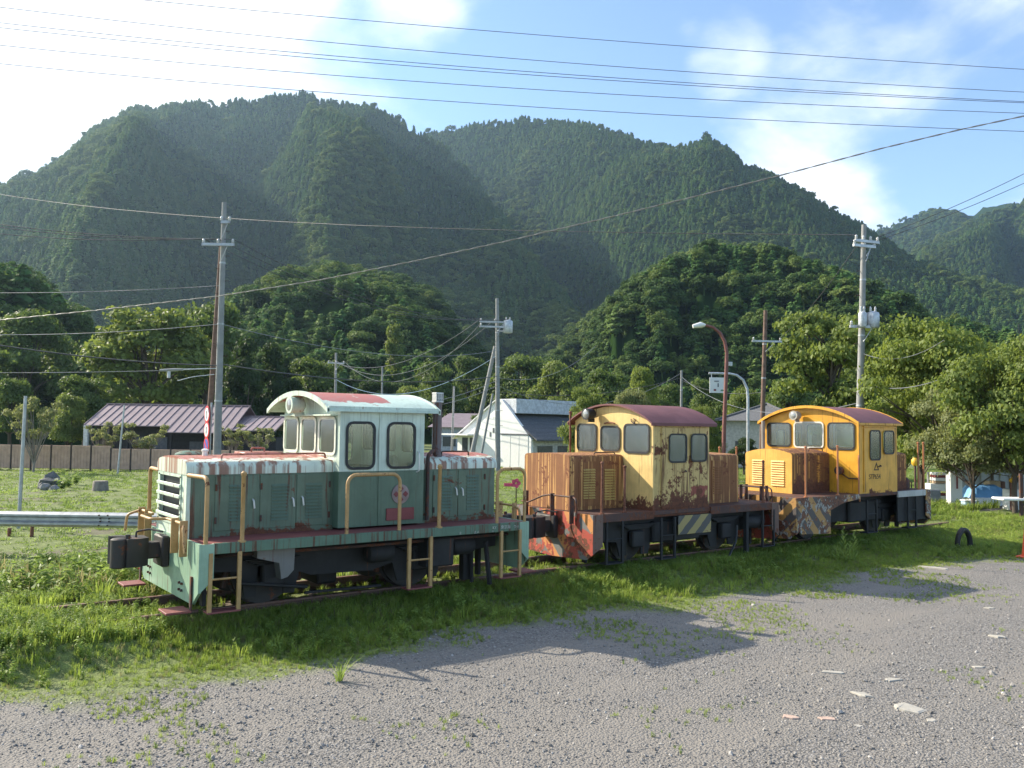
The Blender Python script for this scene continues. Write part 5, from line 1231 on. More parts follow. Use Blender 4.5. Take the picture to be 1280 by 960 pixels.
# lamp on a bracket of pole A
pA, axA, HA = POLE['A']
la, lb = at_depth(213, 462.5, 29.5), at_depth(270, 460.5, 29.8)
lo = empty('bracket_lamp', la, 'long slim lamp on a thin arm left of the pole with the road signs', 'lamp')
b = MB(la); b.tube([tuple(lb), tuple(at_depth(229, 461.5, 29.5))], .016, 6); b.tube(bend([tuple(at_depth(268, 468, 29.8)), tuple(at_depth(240, 471, 29.6)), tuple(at_depth(222, 476, 29.5))], .5), .012, 6); b.build('arm', STEELG, lo, None)
q0, q1 = at_depth(200, 463, 29.5), at_depth(229, 462, 29.5); b = MB(la); b.tube([tuple(q0), tuple((q0 + q1)/2), tuple(q1)], [.04, .06, .04], 10); b.build('lamp_head', CONC, lo, 40)
b = MB(la); q = at_depth(211, 470, 29.5); b.cbox(q[0] - .05, q[0] + .05, q[1] - .05, q[1] + .05, q[2] - .07, q[2] + .17, .01); b.build('control_box', GALV, lo, None)
# round road signs
WSIGN, RSIGN, BSIGN, KSIGN = simple('sign_white', (.80, .80, .78), .5, var=.05), simple('sign_red', (.60, .03, .04), .5, var=.1), simple('sign_blue', (.06, .10, .42), .5, var=.1), simple('sign_black', (.03, .03, .04), .6)
turn = -YAW - .95
nx_ = np.array([math.cos(turn), math.sin(turn), 0]); nn_ = np.array([nx_[1], -nx_[0], 0])
sp0 = gp(262, 29.0)
spo = at_depth(262, 505, 29.0)
b = MB(sp0); b.cyl((sp0[0], sp0[1], sp0[2] - .2), (sp0[0] + .03, sp0[1], spo[2] + .05), .035, n=10); o = b.build('sign_post', GALV, None, 30); o.location = sp0; tag(o, 'thin steel post holding three round road signs, left of the concrete pole', 'post')
for k, (v, lab) in enumerate(((518, 'topmost round red-ringed white road sign on the sign post'), (537.5, 'middle round red-ringed white road sign on the sign post'), (557, 'lowest round road sign, blue with red ring'))):
    c_ = at_depth(261 - .5*k, v, 28.95); so = empty('road_sign', c_, lab, 'road sign')
    so.matrix_world = Matrix(((nx_[0], 0, nn_[0], c_[0]), (nx_[1], 0, nn_[1], c_[1]), (0, 1, 0, c_[2]), (0, 0, 0, 1)))
    b = MB(); b.lathe([(.285, -.012), (.30, -.01), (.30, .004), (.285, .006)], (0, 0, .06), 'z', 32); pl_ = b.build('plate', RSIGN, so, 30)
    b = MB(); b.lathe([(.225, 0), (.225, .006)], (0, 0, .066), 'z', 32); b.build('face', BSIGN if k == 2 else WSIGN, so, None)
    if k == 2:
        b = MB(); b.poly([(-.19, .13), (-.13, .19), (.19, -.13), (.13, -.19)], 'xy', .0725, .078); b.build('slash', RSIGN, so, None)
    elif k == 0:
        for (x0_, x1_, y0_, y1_) in ((-.03, .03, -.11, .11), (-.08, .08, -.14, -.115), (-.05, .05, .06, .11)):
            b = MB(); b.box(x0_, x1_, y0_, y1_, .0725, .077); b.build('mark', KSIGN if x0_ > -.06 else BSIGN, so, None)
    else:
        b = MB(); b.poly([(-.02, .13), (.05, .10), (.03, .0), (.08, -.12), (.04, -.13), (0, -.03), (-.05, -.13), (-.08, -.12), (-.02, .0), (-.06, .06)], 'xy', .0725, .077); b.build('mark', KSIGN, so, None)
    b = MB(); b.cbox(-.03, .03, -.05, .05, .0, .047, .003); b.build('clamp', GALV, so, None)

# ------------------------------------------------------------------ wires
WN = [0]
def wire(pts, r, label, sag=.0, mat=WIRE, n=24, group=None, name='overhead_wire', twist=None):
    P = [np.array(q, float) for q in pts]
    if len(P) == 2:
        a_, c_ = P; P = [a_ + (c_ - a_)*k/n + np.array([0, 0, -sag*4*(k/n)*(1 - k/n)]) for k in range(n + 1)]
    o0 = P[0]; b = MB(o0)
    if twist:
        Q = []; acc = 0
        for k in range(len(P) - 1):
            m_ = max(2, int(np.linalg.norm(P[k+1] - P[k])/.06))
            for j in range(m_): Q.append(P[k] + (P[k+1] - P[k])*j/m_)
        for ph in (0, math.pi):
            b.tube([tuple(q + twist*np.array([math.cos(j*.42 + ph)*.5, 0, math.sin(j*.42 + ph)])) for j, q in enumerate(Q)], r, 4)
    else: b.tube([tuple(q) for q in P], r, 6)
    o = b.build(name, mat, None, 60); o.location = o0; tag(o, label, 'wire', group); return o
def curve3(pts, n=40):
    """smooth curve through three sighted points carried on to both sides"""
    A_, B_, C_ = [np.array(q) for q in pts]; out = []
    for k in range(-8, n + 9):
        s_ = k/n; out.append(A_*(2*(s_ - .5)*(s_ - 1)) + B_*(-4*s_*(s_ - 1)) + C_*(2*s_*(s_ - .5)))
    return out
TOPW = [((-120, -31), (640, 41), (1400, 94), 'topmost'), ((-120, -6), (640, 73), (1400, 121), 'second from the top'), ((-120, 14.5), (640, 88), (1400, 132.5), 'third from the top'), ((-120, 21), (640, 92), (1400, 133.5), 'fourth from the top'), ((-120, 43.5), (640, 110), (1400, 145.5), 'second lowest'), ((-120, 67), (640, 132), (1400, 168.5), 'lowest')]
for a_, b_, c_, nm in TOPW:
    wire(curve3([at_depth(*a_, 52), at_depth(*b_, 58), at_depth(*c_, 64)]), .022, nm + ' of the six long power lines crossing the sky', mat=WIRE, group='power lines crossing the sky')
CABLE = simple('twisted_steel_cable', (.26, .255, .235), .5, .3)
wire([at_depth(u, v, D) for u, v, D in ((-180, 412, 27), (0, 400, 26), (120, 388, 25.4), (275, 370, 24.6), (400, 350, 24), (520, 326, 23.4), (640, 300, 22.8), (760, 272, 22.2), (880, 243, 21.6), (980, 218, 21.1), (1100, 186, 20.5), (1200, 162, 20), (1280, 145, 19.6), (1420, 116, 19))], .009, 'pale twisted cable rising from the left edge to the upper right corner', mat=CABLE, twist=.011, name='twisted_cable')
def pa(key): return POLE[key]
def onp(key, v, side=0):
    p, ax, H = POLE[key]; d0 = float((p - CAM) @ _fw)
    lo_, hi_ = 0, H
    for _ in range(30):
        m_ = (lo_ + hi_)/2; q = p + ax*m_ - CAM; vv = 480 - F_PX*float(q @ AU)/float(q @ AF)
        if vv > v: lo_ = m_
        else: hi_ = m_
    return p + ax*lo_ + _rt*side
WS = [(POLE['A307_0'], at_depth(-160, 268, 34), .4, WIRE, .014), (POLE['A307_1'], at_depth(-160, 256, 33), .4, WIRE, .014), (POLE['A307_2'], at_depth(-160, 252, 35), .4, WIRE, .014),
      (onp('A', 357), at_depth(-160, 362, 36), .2, WIREP, .012), (onp('A', 405), at_depth(-160, 412, 36), .3, WIREP, .012), (onp('A', 457), at_depth(-160, 403, 24), .25, WIRE, .022), (onp('A', 461), at_depth(-160, 464, 34), .1, WIREP, .010),
      (POLE['A307_0'], POLE['B403_0'], 1.0, WIRE, .014), (POLE['A307_1'], POLE['B403_1'], 1.0, WIRE, .014), (POLE['A307_2'], POLE['B403_2'], 1.0, WIRE, .014), (onp('A', 455), onp('B', 470), .5, WIRE, .022), (onp('A', 405), onp('B', 438), .7, WIREP, .014),
      (POLE['B403_0'], POLE['H454_0'], 1.6, WIREP, .014), (POLE['B403_1'], POLE['H454_1'], 2.2, WIREP, .014), (POLE['B409_0'], POLE['H454_2'], 2.6, WIREP, .014), (onp('B', 444), onp('H', 474), 1.8, WIREB, .020), (onp('B', 475), at_depth(500, 507, 45), .3, WIREP, .014), (onp('B', 482), at_depth(500, 512, 45), .3, WIREP, .013),
      (onp('B', 472), at_depth(745, 432, 66), 1.0, WIREP, .014), (onp('B', 482), onp('F', 466), 1.6, WIREP, .014), (onp('B', 490), onp('F', 472), .6, WIRE, .016),
      (onp('F', 471), onp('C', 503), 1.2, WIREP, .014), (onp('F', 475), onp('E', 490), .4, WIRE, .014),
      (POLE['C303_0'], at_depth(-250, 170, 140), 4.0, WIRE, .016), (POLE['C303_3'], at_depth(1420, 140, 34), .3, WIRE, .012), (POLE['C309_2'], at_depth(1420, 158, 34), .3, WIRE, .012), (POLE['C303_1'], POLE['E427_1'], .3, WIRE, .012), (onp('C', 441), at_depth(1180, 425, 27), .4, WIREP, .010), (onp('C', 479), at_depth(1190, 468, 26), .3, WIREP, .014)]
WL = ['lowest arm wire running left from the sign pole', 'middle arm wire running left from the sign pole', 'upper arm wire running left from the sign pole', 'thin pale wire leaving the sign pole below its crossarm to the left', 'thin pale wire leaving the middle of the sign pole to the left', 'thick black cable sloping from the left edge to the sign pole', 'thin wire along the slim bracket lamp',
      'front high wire between sign pole and transformer pole', 'middle high wire between sign pole and transformer pole', 'rear high wire between sign pole and transformer pole', 'black cable low between sign pole and transformer pole', 'pale cable halfway up between sign pole and transformer pole',
      'uppermost sagging wire from transformer pole to the distant crossarm pole', 'middle sagging wire from transformer pole to the distant crossarm pole', 'lowest sagging pale wire from transformer pole to the distant crossarm pole', 'blue sagging cable from transformer pole to the distant pole', 'upper of two pale service wires sloping left from the transformer pole', 'lower of two pale service wires sloping left from the transformer pole',
      'thick pale cable rising right from the transformer pole into the trees', 'pale cable sagging from transformer pole to the short pole', 'thin dark wire from transformer pole to the short pole', 'pale cable from the short pole towards the tall concrete pole', 'thin dark wire from the short pole to the brown pole', 'long thin wire crossing the mountain from the tall concrete pole', 'upper wire leaving the tall concrete pole to the right', 'lower wire leaving the tall concrete pole to the right', 'thin wire from the tall concrete pole down to the brown pole', 'upper pale wire drooping into the right-hand trees', 'lower pale wire drooping into the right-hand trees']
for (a_, c_, sg_, m_, r_), lb_ in zip(WS, WL): wire([a_, c_], r_, lb_, sg_, m_)
# ------------------------------------------------------------------ garden and roadside trees
BARK = simple('tree_bark', (.085, .065, .05), .9, var=.35, scale=8, bump=.5)
BARKP = simple('pale_twig_bark', (.24, .21, .18), .9, var=.25, scale=8)
def tree_leaf(name, lo, hi, tr=.45):
    t = NT(name); c = t.coord('Object'); n = t.noise(c, 3.0, 4, .6); f = t.noise(c, 26, 3, .6)
    k = t.math('ADD', t.math('MULTIPLY', t.step(n, .3, .7), .55), t.math('MULTIPLY', t.step(f, .3, .7), .45))
    col = t.mix(k, lo, hi); t.base(col, .55, spec=.3)
    q = t.n.new('ShaderNodeBsdfTranslucent'); t.l.new(t.mix(.4, col, (hi[0]*1.4, hi[1]*1.3, hi[2]*.6)), q.inputs[0])
    mx = t.n.new('ShaderNodeMixShader'); mx.inputs[0].default_value = tr
    t.l.new(t.bsdf.outputs[0], mx.inputs[1]); t.l.new(q.outputs[0], mx.inputs[2]); t.l.new(mx.outputs[0], t.out.inputs[0]); return t.m
TL = {'light': tree_leaf('leaf_light_green', (.095, .140, .030), (.22, .28, .070)), 'mid': tree_leaf('leaf_mid_green', (.058, .105, .024), (.145, .205, .052)),
      'dark': tree_leaf('leaf_dark_green', (.022, .046, .014), (.055, .095, .026)), 'olive': tree_leaf('leaf_olive_grey', (.115, .145, .055), (.29, .32, .15)), 'bright': tree_leaf('leaf_bright_yellow_green', (.11, .16, .03), (.24, .30, .07))}
TREE_PARTS = {}
def tree_shape(kind, seed):
    """unit-height crown and trunk meshes"""
    rg = np.random.default_rng(seed); lobes = []; tb = MB(); limbs = []
    if kind == 'round':
        for k in range(34):
            a = rg.uniform(0, 6.28); zc = rg.uniform(.34, .90); rr_ = .38*math.sin(min(1, max(.05, (1.04 - zc)/.72))*math.pi/2 + .1)*rg.uniform(.45, 1)
            lobes.append((np.array([rr_*math.cos(a), rr_*math.sin(a), zc]), np.array([1.2, 1.2, .75])*rg.uniform(.08, .15)))
        n, size, trunk = 15000, .0165, .30
    elif kind == 'layered':
        for k in range(44):
            a = rg.uniform(0, 6.28); zc = rg.uniform(.26, .95); rr_ = (.10 + .30*(1 - abs(zc - .72)/.6))*rg.uniform(.35, 1)
            lobes.append((np.array([rr_*math.cos(a), rr_*math.sin(a), zc]), np.array([1.7, 1.7, .5])*rg.uniform(.06, .11)))
        n, size, trunk = 15000, .0155, .55
    elif kind == 'spread':
        for k in range(52):
            a = rg.uniform(0, 6.28); zc = rg.uniform(.27, .93); rr_ = .56*math.sqrt(max(.05, 1 - ((zc - .5)/.5)**2))*rg.uniform(.3, 1)
            lobes.append((np.array([rr_*math.cos(a), rr_*math.sin(a), zc]), np.array([1.35, 1.35, .75])*rg.uniform(.08, .14)))
        n, size, trunk = 26000, .0135, .22
    elif kind == 'column':
        for k in range(20):
            a = rg.uniform(0, 6.28); zc = .12 + .83*k/20; rr_ = .17*math.sin((1.02 - zc)*2.2 + .35)*rg.uniform(.3, 1)
            lobes.append((np.array([rr_*math.cos(a), rr_*math.sin(a), zc]), np.array([1.0, 1.0, 1.0])*rg.uniform(.07, .11)))
        n, size, trunk = 7500, .017, .15
    else:   # sparse pruned shrub
        for k in range(24):
            a = rg.uniform(0, 6.28); zc = rg.uniform(.45, .97); rr_ = .62*zc*rg.uniform(.3, 1)
            lobes.append((np.array([rr_*math.cos(a), rr_*math.sin(a), zc]), np.array([1.4, 1.4, .6])*rg.uniform(.05, .09)))
        n, size, trunk = 2600, .022, .12
    P, d = lobes_points(rg, lobes, n, .30); P = P + rg.normal(0, .016, P.shape)
    V, Q = leaf_cards(rg, P, d + np.array([0, 0, .2]) + rg.normal(0, .6, (n, 3)), size, 1.45)
    w0 = {'sparse': .022, 'spread': .019}.get(kind, .028)
    tb.tube([(0, 0, -.04), (.006, .004, trunk*.5), (-.004, .006, trunk), (.01, 0, min(.85, trunk + .25))], [w0*1.15, w0, w0*.8, w0*.35], 9)
    pick = lobes if kind == 'sparse' else lobes[::2]
    for c_, r_ in pick:
        s_ = np.array([0, 0, min(trunk*rg.uniform(.7, 1.4), c_[2]*.8)]); m_ = (s_ + c_)/2 + np.array([0, 0, .02]) + rg.normal(0, .012, 3)
        tb.tube([tuple(s_), tuple(m_), tuple(c_)], [w0*.42, w0*.28, w0*.10], 5)
        if kind in ('sparse', 'spread'):
            for j in range(3): tb.tube([tuple(m_), tuple(c_ + rg.normal(0, .06, 3))], [w0*.18, w0*.06], 4)
    return V, Q, tb
def tree(kind, seed, leaf, u, vt, D, wpx, label, cat='tree', name='tree', group=None, bark=None, vbase=None, rz=None):
    key = (kind, seed)
    if key not in TREE_PARTS: TREE_PARTS[key] = (tree_shape(kind, seed), {})
    (V, Q, tb), cache = TREE_PARTS[key]
    if leaf not in cache: cache[leaf] = mesh_np('crown', V, Q, TL[leaf])
    if 'trunk' not in cache:
        o_ = tb.build('trunk', bark or BARK, None, 50); cache['trunk'] = o_.data; bpy.data.objects.remove(o_)
    p = gp(u, D)
    if D > 104: p[2] = max(p[2], float(hill_z(math.atan2(p[0] - CAM[0], p[1] - CAM[1]), math.hypot(p[0] - CAM[0], p[1] - CAM[1]))) - .3)
    H = at_depth(u, vt, D)[2] - p[2]; w = wpx/F_PX*D
    hw = 2*float(np.abs(V[:, :2]).max())*.92
    root = empty(name, p, label, cat, group); root.scale = (w/hw, w/hw, H); root.rotation_euler = (0, 0, random.uniform(0, 6.28) if rz is None else rz)
    link('trunk', cache['trunk'], None, root); link('crown', cache[leaf], None, root)
    return root
tree('round', 31, 'light', 182, 380, 78, 190, 'big light green tree behind the purple-roofed house')
tree('round', 32, 'mid', 255, 372, 92, 110, 'darker tall tree just left of the pole with the road signs')
tree('column', 33, 'dark', 301, 424, 82, 56, 'dark dense tree right of the pole with the road signs', rz=.5)
tree('column', 34, 'dark', 336, 430, 84, 50, 'dark columnar tree left of the green cab roof', rz=2)
tree('round', 35, 'mid', 30, 388, 96, 130, 'tall mid green tree at the left edge of the picture')
tree('round', 36, 'mid', -40, 430, 80, 150, 'broad tree cut off by the left edge')
tree('round', 32, 'mid', 105, 468, 70, 80, 'low rounded tree at the left end of the purple-roofed house')
tree('round', 31, 'mid', 12, 470, 66, 80, 'bushy tree above the left end of the brown fence')
tree('round', 36, 'light', 85, 490, 62, 60, 'small leafy tree behind the fence left of the house')
tree('sparse', 41, 'olive', 44, 498, 50, 70, 'thin pale pruned tree behind the thin grey post', bark=BARKP)
for u, vt, w, sd, lab in ((130, 528, 46, 42, 'bare-branched shrub at the left end of the dark house'), (182, 529, 60, 43, 'spreading pruned shrub in front of the dark house'), (293, 534, 42, 44, 'thin shrub right of the concrete sign pole'), (322, 531, 50, 42, 'bare-branched shrub left of the green cab')):
    tree('sparse', sd, 'olive', u, vt, 54, w, lab, 'shrub', 'shrub', bark=BARKP)
tree('column', 45, 'light', 490, 403, 140, 34, 'slim bright tree standing above the green cab roof', rz=1)
for u, vt, D, w, kd, sd, lf, lab in ((395, 446, 100, 90, 'round', 32, 'mid', 'tree behind the headlight of the green cab'), (455, 470, 110, 80, 'round', 36, 'dark', 'low dark tree behind the distant crossarm pole'), (508, 480, 95, 56, 'round', 31, 'light', 'light green tree between the distant pole and exhaust stack'), (545, 452, 120, 80, 'round', 35, 'mid', 'round tree above the exhaust stack'), (590, 440, 130, 80, 'round', 36, 'mid', 'tree left of the transformer pole'),
        (597, 517, 66, 34, 'round', 31, 'mid', 'small tree between the grey-walled house and white house'), (655, 440, 125, 90, 'round', 32, 'mid', 'tree behind the white house roof'), (700, 452, 115, 80, 'round', 35, 'light', 'light tree right of the white house'), (362, 470, 88, 60, 'round', 31, 'dark', 'dark low tree left of the green cab roof'), (420, 488, 80, 60, 'round', 35, 'dark', 'dark bush over the green cab roof'), (560, 495, 85, 60, 'round', 32, 'dark', 'dark bush behind the exhaust stack')):
    tree(kd, sd, lf, u, vt, D, w, lab)
for u, vt, D, w, kd, sd, lf, lab in ((735, 484, 44, 78, 'spread', 51, 'light', 'leafy tree beside the white house, left of the pale yellow cab'), (792, 488, 42, 80, 'spread', 52, 'olive', 'spreading tree right behind the pale yellow cab roof'), (803, 455, 62, 56, 'round', 31, 'bright', 'bright yellow-green tree over the pale yellow cab'), (880, 508, 44, 60, 'spread', 52, 'light', 'leafy tree between the two yellow cabs'), (932, 484, 75, 60, 'round', 35, 'light', 'pale tree above the grey hipped roof'), (885, 470, 95, 70, 'round', 36, 'mid', 'tree behind the white board sign'), (760, 460, 90, 70, 'round', 32, 'mid', 'dark green tree above the pale yellow cab roof'), (835, 480, 90, 60, 'round', 35, 'mid', 'tree behind the short thin pole'), (930, 545, 50, 44, 'round', 36, 'dark', 'dark clipped bush below the grey hipped roof'),
        (1040, 384, 48, 150, 'layered', 53, 'light', 'tall layered tree behind the tall concrete pole'), (1105, 440, 62, 120, 'layered', 54, 'mid', 'layered green tree between the concrete pole and cherry tree'), (985, 470, 80, 80, 'round', 31, 'mid', 'round tree left of the tall layered tree'), (1150, 415, 40, 110, 'round', 36, 'mid', 'upright tree behind the right-hand cherry tree'), (1185, 396, 30, 200, 'spread', 55, 'bright', 'big light cherry tree right of the orange-yellow locomotive'), (1130, 470, 36, 80, 'spread', 51, 'bright', 'yellow-green tree just behind the orange-yellow cab'), (1268, 418, 26, 235, 'spread', 56, 'light', 'wide light green cherry tree at the right edge'), (1215, 480, 27, 150, 'spread', 57, 'olive', 'low drooping cherry boughs above the tarpaulin'), (1152, 455, 33, 110, 'spread', 57, 'light', 'dense cherry tree filling the gap right of the orange-yellow cab'), (1300, 500, 30, 150, 'spread', 51, 'olive', 'low dense boughs at the right edge over the white table'), (1240, 462, 34, 130, 'spread', 52, 'light', 'leafy cherry tree behind the wide one at the right edge'), (1330, 415, 30, 220, 'spread', 55, 'mid', 'tree cut off by the right edge')):
    tree(kd, sd, lf, u, vt, D, w, lab)
# ------------------------------------------------------------------ grass and weeds
def grassmat(name, lo, hi, tr=.5):
    t = NT(name); r = t.rand(); n = t.noise(t.coord('World'), .7, 3, .5); Z = t.sep(t.coord('Object'))[2]
    k = t.math('ADD', t.math('MULTIPLY', r, .55), t.math('MULTIPLY', t.step(n, .35, .65), .45))
    col = t.mix(k, lo, hi)
    t.base(col, .5, spec=.25)
    q = t.n.new('ShaderNodeBsdfTranslucent'); t.l.new(col, q.inputs[0]); mx = t.n.new('ShaderNodeMixShader'); mx.inputs[0].default_value = tr
    t.l.new(t.bsdf.outputs[0], mx.inputs[1]); t.l.new(q.outputs[0], mx.inputs[2]); t.l.new(mx.outputs[0], t.out.inputs[0]); return t.m
GM1 = grassmat('grass_blades', (.19, .26, .04), (.38, .47, .09))
GM2 = grassmat('weed_leaves', (.15, .23, .042), (.33, .43, .10))
GM3 = grassmat('dry_grass', (.20, .19, .08), (.34, .30, .14))
GM4 = grassmat('lawn_blades', (.17, .25, .05), (.32, .41, .10))
def tuft(seed, nb, spread, lean, width, mat, hmin=.45):
    rg = np.random.default_rng(seed); V, Fc = [], []
    for k in range(nb):
        a = rg.uniform(0, 6.28); r = spread*math.sqrt(rg.uniform()); h = rg.uniform(hmin, 1.0); l = lean*rg.uniform(.3, 1.3)*h
        x, y = r*math.cos(a), r*math.sin(a); a2 = a + rg.normal(0, .8); dx, dy = math.cos(a2), math.sin(a2); px, py = -dy, dx; w = width*rg.uniform(.7, 1.3)
        b = len(V)
        for t_, ww, bend_ in ((0, .7, 0), (.4, 1.0, .18), (.75, .7, .55)):
            for s_ in (-1, 1): V.append((x + dx*l*bend_ + px*w*ww*s_, y + dy*l*bend_ + py*w*ww*s_, h*t_*(1 - .15*bend_)))
        V.append((x + dx*l, y + dy*l, h*.92))
        Fc += [(b, b+1, b+3, b+2), (b+2, b+3, b+5, b+4), (b+4, b+5, b+6)]
    return proto('grass_tuft', V, Fc, mat)
def weed(seed, nst, mat, leaf=.10, spread=.16):
    rg = np.random.default_rng(seed); P, N_ = [], []; V, Fc = [], []
    for k in range(nst):
        a = rg.uniform(0, 6.28); ex, ey = spread*rg.uniform(.2, 1)*math.cos(a), spread*rg.uniform(.2, 1)*math.sin(a); h = rg.uniform(.55, 1)
        b = len(V); V += [(-.006, 0, 0), (.006, 0, 0), (ex + .003, ey, h), (ex - .003, ey, h)]; Fc.append((b, b+1, b+2, b+3))
        for j in range(9):
            s_ = .15 + .85*j/8; aa = rg.uniform(0, 6.28); c_ = np.array([ex*s_, ey*s_, h*s_]) + leaf*.7*np.array([math.cos(aa), math.sin(aa), .2]); P.append(c_); N_.append(np.array([math.cos(aa)*.3, math.sin(aa)*.3, 1]) + rg.normal(0, .3, 3))
    LV, LQ = leaf_cards(rg, np.array(P), np.array(N_), leaf, 1.8, .2)
    b = len(V); V += [tuple(q) for q in LV]; Fc += [tuple(int(i) + b for i in q) for q in LQ]
    return proto('weed', V, Fc, mat)
GPR = [tuft(1, 16, .30, .35, .022, GM1), tuft(2, 14, .26, .45, .026, GM1), tuft(3, 12, .22, .25, .016, GM3), weed(4, 5, GM2), weed(5, 7, GM2, .085, .24), tuft(6, 22, .55, .40, .040, GM4, .35), tuft(7, 9, .08, .75, .020, GM1, .6)]
gpts, gsc, gix = [], [], []
def sow(n, xr, yr, keep, hfun, ix, wfun=None):
    x, y = RNG.uniform(*xr, n), RNG.uniform(*yr, n); k = keep(x, y) > RNG.uniform(size=n); x, y = x[k], y[k]
    h = hfun(x, y)*RNG.uniform(.7, 1.35, len(x)); w = h*RNG.uniform(.8, 1.3, len(x)) if wfun is None else wfun(x, y)*RNG.uniform(.75, 1.3, len(x))
    gpts.append(np.stack([x, y, ground_z(x, y) - .01], 1)); gsc.append(np.stack([w, w, h], 1)); gix.append(np.asarray(ix)[RNG.integers(0, len(ix), len(x))])
patch = lambda x, y, s=.9, sd=3: fbm(x*s, y*s, 3, sd)
inview = lambda x, y: ((x - CAM[0])*_rt[0] + (y - CAM[1])*_rt[1])/np.maximum(.5, (x - CAM[0])*_fw[0] + (y - CAM[1])*_fw[1])
vis = lambda x, y: (np.abs(inview(x, y)) < .78) & ((x - CAM[0])*_fw[0] + (y - CAM[1])*_fw[1] > 1.5)
strip = lambda x, y: (1 - gravel_f(x, y))*vis(x, y)
# verge between the gravel and the track
sow(85000, (-10, 24), (-6.5, -.45), lambda x, y: strip(x, y)*(.45 + .55*(patch(x, y) > .40)), lambda x, y: .045 + .085*np.clip((y - edge_y(x))/1.6, 0, 1)*(.55 + patch(x, y, .7, 8)), [0, 0, 1, 1, 4, 2])
sow(9000, (-9, 20), (-4.2, -.5), lambda x, y: strip(x, y)*np.clip((y - edge_y(x))/1.2, 0, 1)*(patch(x, y, .6, 21) > .50), lambda x, y: .13 + .08*patch(x, y, .8, 22), [3, 4, 0])
# between and under the wheels
sow(16000, (-10, 24), (-1.2, 1.6), lambda x, y: np.where(x < 0, 1.0, .45)*vis(x, y)*(patch(x, y, .8, 12) > .33), lambda x, y: np.where(x < 0, .17, .13), [0, 1, 3, 4])
# tall weeds behind the track
sow(16000, (-16, 30), (1.3, 9.0), lambda x, y: vis(x, y)*(patch(x, y, .5, 14) > .42), lambda x, y: .20 + .22*patch(x, y, .6, 15), [0, 1, 3, 4, 4, 2])
sow(2600, (-14, 6), (2.0, 7.5), lambda x, y: vis(x, y)*(patch(x, y, .45, 16) > .5), lambda x, y: .40 + .25*patch(x, y, .7, 17), [3, 3, 2])
# lawn
sow(60000, (-45, 60), (8.5, 62), lambda x, y: vis(x, y)*np.clip(9/np.maximum(9, y), .22, 1), lambda x, y: .06 + .10*patch(x, y, .25, 18), [5], lambda x, y: .22 + .006*y)
# stray grass on the gravel
sow(60000, (-6, 22), (-9, -1.5), lambda x, y: gravel_f(x, y)*vis(x, y)*np.clip(1 - (edge_y(x) - y)/3.0, 0, 1)**1.2*(patch(x, y, 1.1, 19) > .52), lambda x, y: np.full(len(x), .055), [0, 1, 4, 0])
sow(5000, (-4, 12), (-9.5, -3), lambda x, y: gravel_f(x, y)*vis(x, y)*(patch(x, y, .8, 20) > .69), lambda x, y: np.full(len(x), .05), [0, 4])
G_ = np.concatenate(gpts); n_ = len(G_); print('grass tufts', n_)
scatter('wild_grass', G_, np.stack([RNG.normal(0, .08, n_), RNG.normal(0, .08, n_), RNG.uniform(0, 6.28, n_)], 1), np.concatenate(gsc), np.concatenate(gix), GPR, 'green grass and weeds growing along the track and over the lawn', 'grass')
# single plants that stand out
def plant(pr, u, v, h, w, label, name='grass_clump', z=-.25, rz=0):
    p = on_z(u, v, z); p[2] = float(ground_z(p[0], p[1])) - .01
    o = link(name, pr.data); o.location = p; o.scale = (w, w, h); o.rotation_euler = (0, 0, rz); tag(o, label, 'plant'); return o
plant(tuft(71, 26, .10, .8, .020, GM4, .6), 424, 853, .26, .30, 'bright tall grass clump alone at the gravel edge in front of the ladder')
plant(tuft(72, 12, .06, .7, .018, GM4, .6), 722, 800, .16, .24, 'small upright grass tuft on the gravel in the loco shadow')
plant(tuft(73, 10, .06, .6, .016, GM4, .6), 985, 752, .2, .2, 'thin grass tuft at the gravel edge below the orange-yellow locomotive')
def frond(seed):
    rg = np.random.default_rng(seed); V, Fc = [], []
    for (bx, by, hh) in ((-.12, 0, 1.0), (.16, .03, .86), (.02, -.05, .6), (-.3, .05, .45)):
        for j in range(30):
            s_ = .08 + .92*j/29; a = rg.uniform(0, 6.28); L_ = .26*(1 - s_)**.7 + .03; b = len(V); c_ = np.array([bx*(1 + .3*s_), by, hh*s_]); d = np.array([math.cos(a), math.sin(a), .9])*L_; w = np.array([-math.sin(a), math.cos(a), 0])*.022
            V += [tuple(c_ - w*.3), tuple(c_ + d*.55 + w), tuple(c_ + d), tuple(c_ + d*.55 - w)]; Fc.append((b, b+1, b+2, b+3))
        b = len(V); V += [(bx*.9 - .008, by, 0), (bx*.9 + .008, by, 0), (bx*1.3 + .003, by, hh), (bx*1.3 - .003, by, hh)]; Fc.append((b, b+1, b+2, b+3))
    return proto('frond', V, Fc, GM4)
plant(frond(3), 1061, 703, .70, .62, 'tall feathery light green weed in front of the orange-yellow locomotive', 'feathery_weed', rz=-YAW)
for u, v, h, lab in ((762, 726, .62, 'thin pale seed stalk left in front of the rusty yellow locomotive'), (782, 722, .72, 'thin pale seed stalk right in front of the rusty yellow locomotive')):
    pr = tuft(int(u), 3, .03, .12, .007, GM3, .7); plant(pr, u, v, h, .5, lab, 'seed_stalk')
rg = np.random.default_rng(5); fl = on_z(163, 727, -.15); fl[2] = float(ground_z(fl[0], fl[1]))
fr_ = empty('red_flowers', fl, 'red flowers blooming beside the front coupler', 'flowers')
P = np.stack([rg.normal(0, .11, 70), rg.normal(0, .11, 70), rg.uniform(.32, .62, 70)], 1); V, Q = leaf_cards(rg, P, rg.normal(size=(70, 3)) + [0, 0, .6], .042, 1.2)
tp_ = NT('red_petals'); tp_.base((.55, .012, .012), .5); link('blossoms', mesh_np('blossoms', V, Q, tp_.m), None, fr_)
